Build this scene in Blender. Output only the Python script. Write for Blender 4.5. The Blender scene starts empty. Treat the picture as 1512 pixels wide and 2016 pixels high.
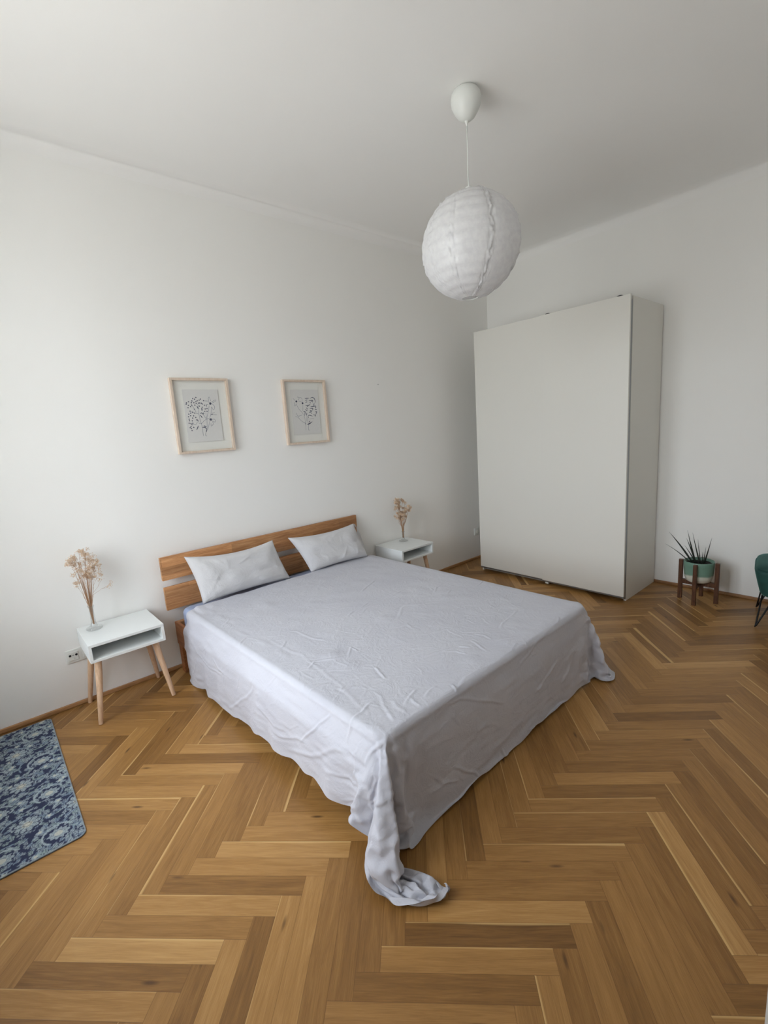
import bpy, bmesh, math, random
import numpy as np
from mathutils import Vector, Matrix, noise

# ------------------------------------------------------------------ scene, camera, light
S = bpy.context.scene
COL = S.collection
PI = math.pi
ROOM_X0, ROOM_Y0, ROOM_H = -4.95, -3.13, 3.15      # corner of the two visible walls is the origin

cam_d = bpy.data.cameras.new('camera')
cam = bpy.data.objects.new('camera', cam_d); COL.objects.link(cam); S.camera = cam
cam_d.sensor_fit = 'HORIZONTAL'; cam_d.sensor_width = 36.0
cam_d.lens = 925.427 / 1512 * 36
cam_d.clip_start = 0.03
CR = [(0.748883, -0.659320, -0.066871), (-0.165989, -0.088928, -0.982110), (0.641578, 0.746585, -0.176036)]      # right, down, forward
CP = (-4.444093, -3.243464, 1.524403)
M = Matrix.Identity(4)
for i in range(3):
    M[i][0] = CR[0][i]; M[i][1] = -CR[1][i]; M[i][2] = -CR[2][i]; M[i][3] = CP[i]
cam.matrix_world = M

S.view_settings.view_transform = 'Standard'
S.view_settings.look = 'None'
S.view_settings.gamma = 1.0
S.view_settings.exposure = EXPOSURE = 0.0
try: S.view_settings.use_curve_mapping = False
except Exception: pass
S.cycles.max_bounces = 10
S.cycles.diffuse_bounces = 7
S.cycles.transparent_max_bounces = 12
S.cycles.caustics_reflective = False
S.cycles.caustics_refractive = False
S.cycles.sample_clamp_indirect = 6.0
S.cycles.use_denoising = True

# daylight: an overcast sky, brighter above the horizon, over a grey courtyard
W = bpy.data.worlds.new('sky'); S.world = W; W.use_nodes = True
wn = W.node_tree.nodes; wl = W.node_tree.links
bg = wn['Background']
tc = wn.new('ShaderNodeTexCoord'); sx = wn.new('ShaderNodeSeparateXYZ'); mr = wn.new('ShaderNodeMapRange')
rp = wn.new('ShaderNodeValToRGB')
wl.new(tc.outputs['Generated'], sx.inputs[0]); wl.new(sx.outputs['Z'], mr.inputs['Value'])
mr.inputs['From Min'].default_value = -1; mr.inputs['From Max'].default_value = 1
wl.new(mr.outputs[0], rp.inputs[0])
e = rp.color_ramp.elements
e[0].position = 0.0; e[0].color = (.66, .64, .62, 1)
e[1].position = 1.0; e[1].color = (.90, .95, 1.06, 1)
a = e.new(0.47); a.color = (.50, .50, .50, 1)
a = e.new(0.56); a.color = (.88, .92, 1.00, 1)
wl.new(rp.outputs[0], bg.inputs['Color'])
bg.inputs['Strength'].default_value = 15.0

# window openings in the wall left of the photo: (y0, y1, z0, z1)
WINS = [(-1.32, -0.50, 0.66, 2.75), (-2.28, -1.46, 0.66, 2.75)]
for (y0, y1, z0, z1) in WINS:
    ld = bpy.data.lights.new('window_portal', 'AREA'); ld.shape = 'RECTANGLE'
    ld.size = z1 - z0; ld.size_y = y1 - y0
    ld.cycles.is_portal = True
    lo = bpy.data.objects.new('window_portal', ld); COL.objects.link(lo)
    lo.location = (ROOM_X0 - 0.45, (y0 + y1) / 2, (z0 + z1) / 2)
    lo.rotation_euler = (0, -PI / 2, 0)

# ------------------------------------------------------------------ helpers
def tag(o, label=None, cat=None, group=None, kind=None):
    if label: o['label'] = label
    if cat: o['category'] = cat
    if group: o['group'] = group
    if kind: o['kind'] = kind
    return o

def thing(name, label, cat, loc=(0, 0, 0), rz=0, group=None):
    o = bpy.data.objects.new(name, None); COL.objects.link(o)
    o.empty_display_size = .05
    o.location = loc; o.rotation_euler = (0, 0, rz)
    return tag(o, label, cat, group)

def obj(name, bm, mat, parent=None, smooth=False, auto=None):
    me = bpy.data.meshes.new(name)
    if isinstance(bm, bmesh.types.BMesh):
        bmesh.ops.recalc_face_normals(bm, faces=bm.faces)
        bm.to_mesh(me); bm.free()
    else:
        me.from_pydata(bm[0], [], bm[1])
    if mat: me.materials.append(mat)
    if smooth or auto:
        me.polygons.foreach_set('use_smooth', [True] * len(me.polygons))
    if auto: me.set_sharp_from_angle(angle=math.radians(auto))
    o = bpy.data.objects.new(name, me); COL.objects.link(o)
    if parent: o.parent = parent
    return o

def struct(name, bm, mat, parent=None, **k):
    o = obj(name, bm, mat, parent, **k)
    o['kind'] = 'structure'
    return o

def dup(o, loc, rz, label, parent=None):
    c = o.copy(); COL.objects.link(c)
    if parent: c.parent = parent
    else:
        c.location = loc; c.rotation_euler = (0, 0, rz); c['label'] = label
    for ch in list(o.children): dup(ch, None, None, None, c)
    return c

def BM(): return bmesh.new()

def add_box(bm, x0, x1, y0, y1, z0, z1, bev=0.0, seg=2):
    b = bmesh.new()
    vs = [b.verts.new((x, y, z)) for z in (z0, z1) for y in (y0, y1) for x in (x0, x1)]
    for f in [(0, 2, 3, 1), (4, 5, 7, 6), (0, 1, 5, 4), (2, 6, 7, 3), (0, 4, 6, 2), (1, 3, 7, 5)]:
        b.faces.new([vs[i] for i in f])
    if bev: bmesh.ops.bevel(b, geom=b.edges[:], offset=bev, segments=seg, profile=.6, affect='EDGES')
    me = bpy.data.meshes.new('t'); b.to_mesh(me); b.free(); bm.from_mesh(me); bpy.data.meshes.remove(me)
    return bm

def box(x0, x1, y0, y1, z0, z1, bev=0.0, seg=2): return add_box(BM(), x0, x1, y0, y1, z0, z1, bev, seg)

def add_tube(bm, pts, rad, n=8, cap=True, squash=1.0):
    pts = [Vector(p) for p in pts]
    if not hasattr(rad, '__len__'): rad = [rad] * len(pts)
    rings = []
    up = Vector((0, 0, 1))
    d0 = (pts[1] - pts[0]).normalized()
    if abs(d0.dot(up)) > .95: up = Vector((1, 0, 0))
    a = d0.cross(up).normalized()
    for i, p in enumerate(pts):
        d = (pts[min(i + 1, len(pts) - 1)] - pts[max(i - 1, 0)]).normalized()
        a = (a - d * a.dot(d)).normalized(); b = d.cross(a)
        rings.append([bm.verts.new(p + (a * math.cos(2 * PI * k / n) + b * math.sin(2 * PI * k / n) * squash) * rad[i]) for k in range(n)])
    for r0, r1 in zip(rings, rings[1:]):
        for k in range(n): bm.faces.new((r0[k], r0[(k + 1) % n], r1[(k + 1) % n], r1[k]))
    if cap:
        bm.faces.new(rings[0][::-1]); bm.faces.new(rings[-1])
    return bm

def lathe(prof, n=32, cx=0, cy=0, cap0=False, cap1=False):
    bm = BM(); rings = []
    for r, z in prof:
        if r < 1e-5: rings.append([bm.verts.new((cx, cy, z))])
        else: rings.append([bm.verts.new((cx + r * math.cos(2 * PI * k / n), cy + r * math.sin(2 * PI * k / n), z)) for k in range(n)])
    for r0, r1 in zip(rings, rings[1:]):
        for k in range(n):
            q = (k + 1) % n
            if len(r0) == 1 and len(r1) == 1: continue
            if len(r0) == 1: bm.faces.new((r0[0], r1[q], r1[k]))
            elif len(r1) == 1: bm.faces.new((r0[k], r0[q], r1[0]))
            else: bm.faces.new((r0[k], r0[q], r1[q], r1[k]))
    if cap0 and len(rings[0]) > 1: bm.faces.new(rings[0][::-1])
    if cap1 and len(rings[-1]) > 1: bm.faces.new(rings[-1])
    return bm

# ------------------------------------------------------------------ materials
def srgb(r, g, b):
    f = lambda c: (c / 255 / 12.92) if c / 255 <= .04045 else ((c / 255 + .055) / 1.055) ** 2.4
    return (f(r), f(g), f(b), 1)

class Mat:
    def __init__(s, name):
        s.m = bpy.data.materials.new(name); s.m.use_nodes = True
        s.t = s.m.node_tree; s.n = s.t.nodes; s.l = s.t.links
        s.p = s.n['Principled BSDF']; s.out = s.n['Material Output']
    def new(s, t, **k):
        x = s.n.new(t)
        for a, b in k.items(): setattr(x, a, b)
        return x
    def link(s, a, b): s.l.new(a, b)
    def coord(s, kind='Object', scale=None):
        c = s.new('ShaderNodeTexCoord'); o = c.outputs[kind]
        if scale:
            m = s.new('ShaderNodeMapping'); s.link(o, m.inputs[0]); m.inputs['Scale'].default_value = scale; o = m.outputs[0]
        return o
    def noise(s, vec, scale, detail=4, rough=.5, dist=0.0):
        x = s.new('ShaderNodeTexNoise'); s.link(vec, x.inputs['Vector'])
        x.inputs['Scale'].default_value = scale; x.inputs['Detail'].default_value = detail
        x.inputs['Roughness'].default_value = rough; x.inputs['Distortion'].default_value = dist
        return x.outputs['Fac']
    def ramp(s, fac, stops):
        r = s.new('ShaderNodeValToRGB'); s.link(fac, r.inputs[0]); e = r.color_ramp.elements
        while len(e) > 2: e.remove(e[-1])
        for i, (p, c) in enumerate(stops):
            if i < 2: e[i].position = p; e[i].color = c
            else: q = e.new(p); q.color = c
        return r.outputs[0]
    def bump(s, h, strength=.2, dist=.01):
        b = s.new('ShaderNodeBump'); s.link(h, b.inputs['Height'])
        b.inputs['Strength'].default_value = strength; b.inputs['Distance'].default_value = dist
        s.link(b.outputs[0], s.p.inputs['Normal']); return b
    def mix(s, a, b, fac, mode='MIX'):
        x = s.new('ShaderNodeMix', data_type='RGBA', blend_type=mode)
        for v, i in ((fac, 0), (a, 6), (b, 7)):
            if hasattr(v, 'links'): s.link(v, x.inputs[i])
            else: x.inputs[i].default_value = v
        return x.outputs[2]
    def math(s, op, a, b=None, c=None):
        x = s.new('ShaderNodeMath', operation=op)
        for i, v in enumerate((a, b, c)):
            if v is None: continue
            if hasattr(v, 'links'): s.link(v, x.inputs[i])
            else: x.inputs[i].default_value = v
        return x.outputs[0]

def simple(name, col, rough=.5, metal=0.0, spec=.5, var=0.0, vs=8.0, bump=0.0, bs=60.0, sheen=0.0):
    m = Mat(name); m.p.inputs['Roughness'].default_value = rough; m.p.inputs['Metallic'].default_value = metal
    m.p.inputs['Specular IOR Level'].default_value = spec
    v = m.coord()
    f = m.noise(v, vs, 3)
    d = tuple(c * (1 - var) for c in col[:3]) + (1,)
    m.link(m.ramp(f, [(.3, d), (.7, col)]), m.p.inputs['Base Color'])
    if sheen:
        m.p.inputs['Sheen Weight'].default_value = sheen; m.p.inputs['Sheen Roughness'].default_value = .4
    if bump: m.bump(m.noise(v, bs, 3), bump, .002)
    return m.m

M_wall = simple('wall_paint', srgb(240, 239, 236), .75, spec=.25, var=.012, vs=1.5, bump=.08, bs=180)
M_ceil = simple('ceiling_paint', srgb(240, 239, 237), .8, spec=.2, var=.012, vs=1.2, bump=.05, bs=150)
M_white = simple('white_lacquer', srgb(226, 229, 228), .38, spec=.45, var=.01)
M_trim = simple('white_gloss_paint', srgb(220, 222, 220), .35, var=.01)
M_ward = simple('wardrobe_foil', srgb(222, 220, 213), .42, spec=.4, var=.01, vs=2)
M_alu = simple('brushed_aluminium', srgb(150, 152, 154), .35, metal=.8, var=.05, vs=20)
M_dark = simple('dark_plastic', srgb(45, 45, 46), .5)
M_plastic = simple('white_plastic', srgb(222, 224, 220), .35, spec=.5, var=.01)
M_hole = simple('socket_hole', srgb(20, 20, 22), .6)
M_leaf = simple('plant_leaf', srgb(28, 38, 26), .45, var=.35, vs=30)
M_soil = simple('potting_soil', srgb(30, 24, 19), .95, var=.5, vs=120, bump=.6, bs=200)
M_blackmetal = simple('black_metal', srgb(18, 18, 19), .45, spec=.4)
M_stem = simple('dried_stem', srgb(184, 144, 110), .8, var=.25, vs=60)
M_bloom = simple('dried_blossom', srgb(232, 206, 178), .85, var=.3, vs=90)
M_ink = simple('blue_black_ink', srgb(74, 80, 104), .8, var=.35, vs=150)
M_inkthin = simple('pale_pencil_ink', srgb(128, 132, 148), .8, var=.25, vs=150)
M_matboard = simple('picture_mount', srgb(240, 240, 234), .8, var=.01)
M_paper = simple('rag_paper', srgb(227, 226, 223), .9, var=.03, vs=60, bump=.3, bs=300)
M_felt = simple('grey_felt', srgb(90, 90, 90), .9)
M_mattress = simple('fitted_sheet_cotton', srgb(160, 174, 204), .85, spec=.2, var=.04, vs=5, bump=.15, bs=400, sheen=.1)

def wood(name, c0, c1, c2, axis=0, stretch=14, scale=5.0, rough=.5, board=0.0, knots=0.5):
    m = Mat(name); m.p.inputs['Roughness'].default_value = rough; m.p.inputs['Specular IOR Level'].default_value = .35
    s = [stretch] * 3; s[axis] = 1.0
    v = m.coord('Object', tuple(s))
    n1 = m.noise(v, scale, 5, .6, .6)
    n2 = m.noise(v, scale * 6, 4, .6, .2)
    f = m.math('ADD', m.math('MULTIPLY', n1, .75), m.math('MULTIPLY', n2, .25))
    c = m.ramp(f, [(.28, c0), (.5, c1), (.72, c2)])
    if board:
        # glued-up staves: each stave of its own tone
        o = m.coord('Object')
        sp = m.new('ShaderNodeSeparateXYZ'); m.link(o, sp.inputs[0])
        vz = m.math('FLOOR', m.math('MULTIPLY', sp.outputs[2], 1 / board))
        vx = m.math('FLOOR', m.math('ADD', m.math('MULTIPLY', sp.outputs[0], 2.1), m.math('MULTIPLY', vz, .437)))
        cb = m.new('ShaderNodeCombineXYZ'); m.link(vx, cb.inputs[0]); m.link(vz, cb.inputs[1])
        wn_ = m.new('ShaderNodeTexWhiteNoise', noise_dimensions='3D'); m.link(cb.outputs[0], wn_.inputs['Vector'])
        k = m.math('ADD', m.math('MULTIPLY', wn_.outputs['Value'], .36), .76)
        g = m.new('ShaderNodeCombineXYZ'); [m.link(k, g.inputs[i]) for i in range(3)]
        c = m.mix(c, g.outputs[0], 1.0, 'MULTIPLY')
    m.link(c, m.p.inputs['Base Color'])
    m.bump(n2, .12, .002)
    return m.m

M_bedwood = wood('oiled_beech_staves', srgb(138, 90, 55), srgb(184, 132, 88), srgb(212, 164, 118), 0, 14, 4.5, .5, board=.0523)
M_bedwood_y = wood('oiled_beech_rail', srgb(112, 66, 38), srgb(160, 104, 64), srgb(190, 134, 90), 1, 14, 4.5, .5)
M_leglight = wood('pale_beech', srgb(188, 150, 118), srgb(214, 180, 148), srgb(228, 198, 170), 2, 10, 9, .5)
M_frame = wood('pale_birch_frame', srgb(196, 174, 154), srgb(212, 194, 176), srgb(222, 206, 190), 2, 10, 8, .55)
M_standdark = wood('walnut_stain', srgb(54, 33, 21), srgb(86, 54, 34), srgb(118, 78, 48), 2, 10, 12, .45)
M_skirt = wood('oak_skirting', srgb(138, 98, 62), srgb(170, 128, 88), srgb(188, 148, 106), 0, 12, 6, .5)
M_skirt_y = wood('oak_skirting_y', srgb(120, 84, 52), srgb(148, 108, 72), srgb(170, 130, 92), 1, 12, 6, .5)

# herringbone parquet: one mesh of planks, tone and sapwood stored per plank, grain by uv
def floor_mat():
    m = Mat('oak_parquet'); m.p.inputs['Specular IOR Level'].default_value = .4
    uv = m.new('ShaderNodeUVMap', uv_map='UVMap').outputs[0]
    at = m.new('ShaderNodeAttribute', attribute_name='plank'); sp = m.new('ShaderNodeSeparateXYZ'); m.link(at.outputs['Vector'], sp.inputs[0])
    tone, sap, seed = sp.outputs
    su = m.new('ShaderNodeSeparateXYZ'); m.link(uv, su.inputs[0])
    U, V = su.outputs[0], su.outputs[1]               # metres along, 0..1 across
    cb = m.new('ShaderNodeCombineXYZ'); m.link(m.math('MULTIPLY', U, 1.6), cb.inputs[0])
    m.link(m.math('MULTIPLY', V, 1.3), cb.inputs[1]); m.link(m.math('MULTIPLY', seed, 57.0), cb.inputs[2])
    g1 = m.noise(cb.outputs[0], 2.2, 5, .6, 1.2)
    cb2 = m.new('ShaderNodeCombineXYZ'); m.link(m.math('MULTIPLY', U, 5.0), cb2.inputs[0])
    m.link(m.math('MULTIPLY', V, 14.0), cb2.inputs[1]); m.link(m.math('MULTIPLY', seed, 91.0), cb2.inputs[2])
    g2 = m.noise(cb2.outputs[0], 2.6, 5, .65, .3)
    f = m.math('ADD', m.math('MULTIPLY', g1, .5), m.math('MULTIPLY', g2, .5))
    f = m.math('ADD', m.math('MULTIPLY', m.math('SUBTRACT', f, .5), 1.05), tone)
    c = m.ramp(f, [(.05, srgb(98, 66, 32)), (.35, srgb(134, 95, 49)), (.62, srgb(164, 121, 68)), (.95, srgb(195, 153, 97))])
    # pale sapwood strip along one long edge, its inner border wavy
    wav = m.math('MULTIPLY', m.math('SUBTRACT', m.noise(cb.outputs[0], 1.1, 2, .5, 0.0), .5), .35)
    d = m.math('SUBTRACT', m.math('ADD', sap, wav), V)
    on = m.math('MULTIPLY', m.math('GREATER_THAN', sap, .02), 1.0)
    mr_ = m.new('ShaderNodeMapRange'); m.link(d, mr_.inputs[0]); mr_.inputs[1].default_value = -.02; mr_.inputs[2].default_value = .05
    k = m.math('MULTIPLY', m.math('MULTIPLY', mr_.outputs[0], on), .78)
    c = m.mix(c, srgb(208, 170, 112), k)
    # knots
    vo = m.new('ShaderNodeTexVoronoi'); cb3 = m.new('ShaderNodeCombineXYZ')
    m.link(m.math('MULTIPLY', U, 3.0), cb3.inputs[0]); m.link(m.math('MULTIPLY', V, .9), cb3.inputs[1]); m.link(m.math('MULTIPLY', seed, 77.0), cb3.inputs[2])
    m.link(cb3.outputs[0], vo.inputs['Vector']); vo.inputs['Scale'].default_value = 1.0
    kk = m.ramp(vo.outputs['Distance'], [(.03, (1, 1, 1, 1)), (.10, (0, 0, 0, 1))])
    c = m.mix(c, srgb(70, 44, 24), m.math('MULTIPLY', kk, .8))
    # joints: a thin dark line at every plank edge
    e1 = m.math('MINIMUM', V, m.math('SUBTRACT', 1.0, V))
    e1 = m.math('MULTIPLY', e1, .07)
    e2 = m.math('MINIMUM', U, m.math('SUBTRACT', .502, U))
    e = m.math('MINIMUM', e1, e2)
    j = m.new('ShaderNodeMapRange'); m.link(e, j.inputs[0]); j.inputs[1].default_value = 0; j.inputs[2].default_value = .0012
    c = m.mix(srgb(96, 62, 30), c, m.math('ADD', m.math('MULTIPLY', j.outputs[0], .65), .35))
    m.link(c, m.p.inputs['Base Color'])
    r = m.math('ADD', m.math('MULTIPLY', g2, .16), .30)
    m.link(r, m.p.inputs['Roughness'])
    h = m.math('ADD', m.math('MULTIPLY', j.outputs[0], 1.0), m.math('MULTIPLY', g2, .15))
    m.bump(h, .25, .0015)
    return m.m
M_floor = floor_mat()

def cloth_mat(name, col, col2):
    m = Mat(name); m.p.inputs['Roughness'].default_value = .88; m.p.inputs['Specular IOR Level'].default_value = .18
    m.p.inputs['Sheen Weight'].default_value = .12; m.p.inputs['Sheen Roughness'].default_value = .5
    v = m.coord('Object')
    n = m.noise(v, 3.0, 4, .5)
    m.link(m.ramp(n, [(.35, col2), (.65, col)]), m.p.inputs['Base Color'])
    # soft crumple: two layers of creased noise and the weave
    c1 = m.noise(v, 9.0, 6, .62, 1.6)
    r1 = m.math('ABSOLUTE', m.math('SUBTRACT', c1, .5))
    c2 = m.noise(v, 24.0, 4, .6, 2.0)
    r2 = m.math('ABSOLUTE', m.math('SUBTRACT', c2, .5))
    w = m.noise(v, 700.0, 2, .5)
    h = m.math('ADD', m.math('MULTIPLY', r1, 1.0), m.math('ADD', m.math('MULTIPLY', r2, .35), m.math('MULTIPLY', w, .03)))
    m.bump(h, .28, .02)
    return m.m
M_sheet = cloth_mat('pale_lilac_cotton', srgb(192, 192, 199), srgb(187, 187, 195))
M_pillow = cloth_mat('pillow_cotton', srgb(205, 204, 205), srgb(199, 198, 200))

def paper_lantern_mat():
    m = Mat('rice_paper'); m.n.remove(m.p)
    v = m.coord('Object')
    n = m.noise(v, 40, 4, .6)
    col = m.ramp(n, [(.3, srgb(232, 231, 233)), (.7, srgb(243, 243, 243))])
    d = m.new('ShaderNodeBsdfDiffuse'); t = m.new('ShaderNodeBsdfTranslucent'); g = m.new('ShaderNodeBsdfGlossy')
    m.link(col, d.inputs[0]); m.link(col, t.inputs[0]); g.inputs['Roughness'].default_value = .35
    b = m.new('ShaderNodeBump'); m.link(m.noise(v, 60, 3), b.inputs['Height']); b.inputs['Strength'].default_value = .15; b.inputs['Distance'].default_value = .003
    for q in (d, g): m.link(b.outputs[0], q.inputs['Normal'])
    x = m.new('ShaderNodeMixShader'); x.inputs[0].default_value = .33; m.link(d.outputs[0], x.inputs[1]); m.link(t.outputs[0], x.inputs[2])
    y = m.new('ShaderNodeMixShader'); y.inputs[0].default_value = .05; m.link(x.outputs[0], y.inputs[1]); m.link(g.outputs[0], y.inputs[2])
    m.link(y.outputs[0], m.out.inputs[0]); return m.m
M_lantern = paper_lantern_mat()

def glass_mat(name, tint=(.97, .985, .98, 1), thin=True, refl=.5, base=.03):
    m = Mat(name); m.n.remove(m.p)
    t = m.new('ShaderNodeBsdfTransparent'); t.inputs[0].default_value = tint
    g = m.new('ShaderNodeBsdfGlossy'); g.inputs['Roughness'].default_value = .02
    lw = m.new('ShaderNodeLayerWeight'); lw.inputs['Blend'].default_value = .25
    f = m.math('ADD', m.math('MULTIPLY', lw.outputs['Facing'], refl), base)
    x = m.new('ShaderNodeMixShader'); m.link(f, x.inputs[0]); m.link(t.outputs[0], x.inputs[1]); m.link(g.outputs[0], x.inputs[2])
    m.link(x.outputs[0], m.out.inputs[0]); return m.m
M_pane = glass_mat('window_glass', refl=.25)
M_picglass = glass_mat('picture_glass', tint=(.98, .98, .98, 1), refl=.12, base=.012)
M_vase = glass_mat('clear_glass', tint=(.965, .97, .97, 1), refl=.5, base=.035)

def velvet():
    m = Mat('green_velvet'); m.p.inputs['Roughness'].default_value = .75
    m.p.inputs['Sheen Weight'].default_value = .6; m.p.inputs['Sheen Roughness'].default_value = .35
    m.p.inputs['Sheen Tint'].default_value = srgb(90, 150, 140)
    v = m.coord(); m.link(m.ramp(m.noise(v, 12, 4), [(.3, srgb(22, 62, 58)), (.7, srgb(34, 82, 76))]), m.p.inputs['Base Color'])
    m.bump(m.noise(v, 300, 2), .1, .002); return m.m
M_velvet = velvet()

def glaze():
    m = Mat('two_tone_glaze'); m.p.inputs['Roughness'].default_value = .35
    v = m.coord(); sp = m.new('ShaderNodeSeparateXYZ'); m.link(v, sp.inputs[0])
    z = m.math('ADD', sp.outputs[2], m.math('MULTIPLY', m.math('SUBTRACT', m.noise(v, 9, 2), .5), .05))
    m.link(m.ramp(z, [(.0, srgb(214, 212, 200)), (.048, srgb(212, 214, 202)), (.060, srgb(116, 150, 134)), (.14, srgb(106, 140, 124))]), m.p.inputs['Base Color'])
    return m.m
M_glaze = glaze()

# ------------------------------------------------------------------ setting
X0, Y0, H = ROOM_X0, ROOM_Y0, ROOM_H
T = .22; TW = .46
# wall behind the headboard (y = 0) and wall behind the wardrobe (x = 0)
struct('wall_left', box(X0 - TW, T, 0, T, -.1, H + .1), M_wall)
struct('wall_right', box(0, T, Y0 - T, 0, -.1, H + .1), M_wall)
# window wall with two openings
bm = BM()
ys = [Y0 - T] + [v for w in sorted(WINS) for v in (w[0], w[1])] + [0.0]
for i in range(0, len(ys), 2): add_box(bm, X0 - TW, X0, ys[i], ys[i + 1], -.1, H + .1)
for (y0, y1, z0, z1) in WINS:
    add_box(bm, X0 - TW, X0, y0, y1, -.1, z0); add_box(bm, X0 - TW, X0, y0, y1, z1, H + .1)
struct('wall_window', bm, M_wall)
# wall on the camera's side with the doorway the picture is taken from
DX0, DX1, DH = -4.70, -3.228, 2.15
bm = BM()
add_box(bm, X0, DX0, Y0 - T, Y0, -.1, H + .1); add_box(bm, DX1, 0, Y0 - T, Y0, -.1, H + .1); add_box(bm, DX0, DX1, Y0 - T, Y0, DH, H + .1)
struct('wall_front', bm, M_wall)
# hallway behind the doorway, closed so no daylight leaks in
hy = Y0 - T - 1.4
bm = BM()
add_box(bm, X0 - T, DX1 + .8, hy - .1, hy, -.1, 2.7); add_box(bm, X0 - T, X0 - T + .1, hy, Y0 - T, -.1, 2.7); add_box(bm, DX1 + .7, DX1 + .8, hy, Y0 - T, -.1, 2.7)
struct('wall_hall', bm, M_wall)
struct('ceiling_hall', box(X0 - T, DX1 + .8, hy, Y0 - T, 2.6, 2.7), M_ceil)

# door lining and casing (its front edge is the white strip at the photo's lower right corner)
d = struct('door_1', BM(), None)
bm = BM()
add_box(bm, DX0, DX0 + .02, Y0 - T, Y0, 0, DH); add_box(bm, DX1 - .02, DX1, Y0 - T, Y0, 0, DH); add_box(bm, DX0, DX1, Y0 - T, Y0, DH - .02, DH)
struct('door_lining', bm, M_trim, d)
bm = BM()
add_box(bm, DX0 - .08, DX0 + .01, Y0, Y0 + .018, 0, DH + .08, .004); add_box(bm, DX1 - .01, DX1 + .08, Y0, Y0 + .018, 0, DH + .08, .004); add_box(bm, DX0 + .01, DX1 - .01, Y0, Y0 + .018, DH - .01, DH + .08, .004)
struct('door_casing', bm, M_trim, d)

# ceiling with a soft plaster cove
cr = .085; rings = []; bm = BM()
cx0, cx1, cy0, cy1 = X0, 0.0, Y0, 0.0
for k in range(9):
    a = PI / 2 * k / 8; ins = cr * (1 - math.cos(a)); z = H - cr * (1 - math.sin(a))
    rings.append([bm.verts.new(p) for p in ((cx0 + ins, cy0 + ins, z), (cx1 - ins, cy0 + ins, z), (cx1 - ins, cy1 - ins, z), (cx0 + ins, cy1 - ins, z))])
for r0, r1 in zip(rings, rings[1:]):
    for i in range(4): bm.faces.new((r0[i], r0[(i + 1) % 4], r1[(i + 1) % 4], r1[i]))
bm.faces.new(rings[-1])
top = [bm.verts.new(p) for p in ((cx0, cy0, H + .1), (cx1, cy0, H + .1), (cx1, cy1, H + .1), (cx0, cy1, H + .1))]
for i in range(4): bm.faces.new((rings[0][i], top[i], top[(i + 1) % 4], rings[0][(i + 1) % 4]))
bm.faces.new(top)
struct('ceiling', bm, M_ceil, auto=50)

# floor: herringbone planks at 45 degrees to the walls, clipped to the room
PW, PL = .0700, .502
OX, OY = -4.009, -1.642
ia, ib = (1 / 2 ** .5, -1 / 2 ** .5), (1 / 2 ** .5, 1 / 2 ** .5)
fx0, fx1, fy0, fy1 = X0 - .02, .0, hy, .0
def clip(poly):
    for ax, lim, sg in ((0, fx0, 1), (0, fx1, -1), (1, fy0, 1), (1, fy1, -1)):
        out = []
        for i, p in enumerate(poly):
            q = poly[(i + 1) % len(poly)]
            dp, dq = (p[ax] - lim) * sg, (q[ax] - lim) * sg
            if dp >= 0: out.append(p)
            if (dp >= 0) != (dq >= 0):
                t = dp / (dp - dq); out.append(tuple(a + (b - a) * t for a, b in zip(p, q)))
        poly = out
        if len(poly) < 3: return []
    return poly
# tone and pale edge of the planks one sees best, by (direction, row): {number along the row: (tone, pale edge)}
PLANKS = {(0, 0): {0: (.74, .1), -1: (.62, 0), -2: (.36, 0), -3: (.68, .05), -4: (.50, 0), -5: (.80, .05), -6: (.34, 0), -7: (.64, .05), 1: (.62, 0), 2: (.58, 0), 3: (.48, 0), 4: (.5, 0)},
          (0, -1): {3: (.5, 0), 2: (.5, 0), 1: (.64, .06), 0: (.34, 0), -1: (.68, 0), -2: (.54, .06), -3: (.64, 0), -4: (.62, .16), -5: (.46, 0), -6: (.60, 0), -7: (.64, 0), -8: (.6, 0)},
          (0, 1): {0: (.5, 0), 1: (.32, 0), 2: (.54, .06), 3: (.20, .05), 4: (.66, 0), 5: (.42, 0), 6: (.44, 0), 7: (.5, .1), 8: (.40, 0), 9: (.44, .05), 10: (.46, .06), 11: (.34, 0), 12: (.58, .04), 13: (.36, 0), 14: (.46, 0), 15: (.42, 0), 16: (.54, .05), 17: (.44, 0), 18: (.26, 0)},
          (1, 0): {1: (.34, 0), 0: (.36, 0), -1: (.44, 0), -2: (.62, 0), -3: (.62, .06), -4: (.30, 0), -5: (.68, 0), 2: (.32, 0)},
          (1, -1): {-8: (.6, 0), -7: (.52, 0), -6: (.60, 0), -5: (.55, .05), -4: (.42, .05), -3: (.46, .14), -2: (.50, .05), -1: (.42, 0), 0: (.42, 0), 1: (.44, .05)},
          (1, -2): {-1: (.34, 0), 0: (.55, .07), -2: (.32, .1), -3: (.5, 0), -4: (.62, .05), -5: (.26, 0)},
          (1, 1): {3: (.5, 0), 4: (.34, 0), 5: (.52, 0), 6: (.5, 0), 7: (.45, 0), 8: (.36, 0), 9: (.72, .14), 10: (.38, 0), 11: (.46, .1), 12: (.34, 0), 13: (.48, .05)}}
rnd = random.Random(7)
V, F, UVs, AT = [], [], [], []
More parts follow.
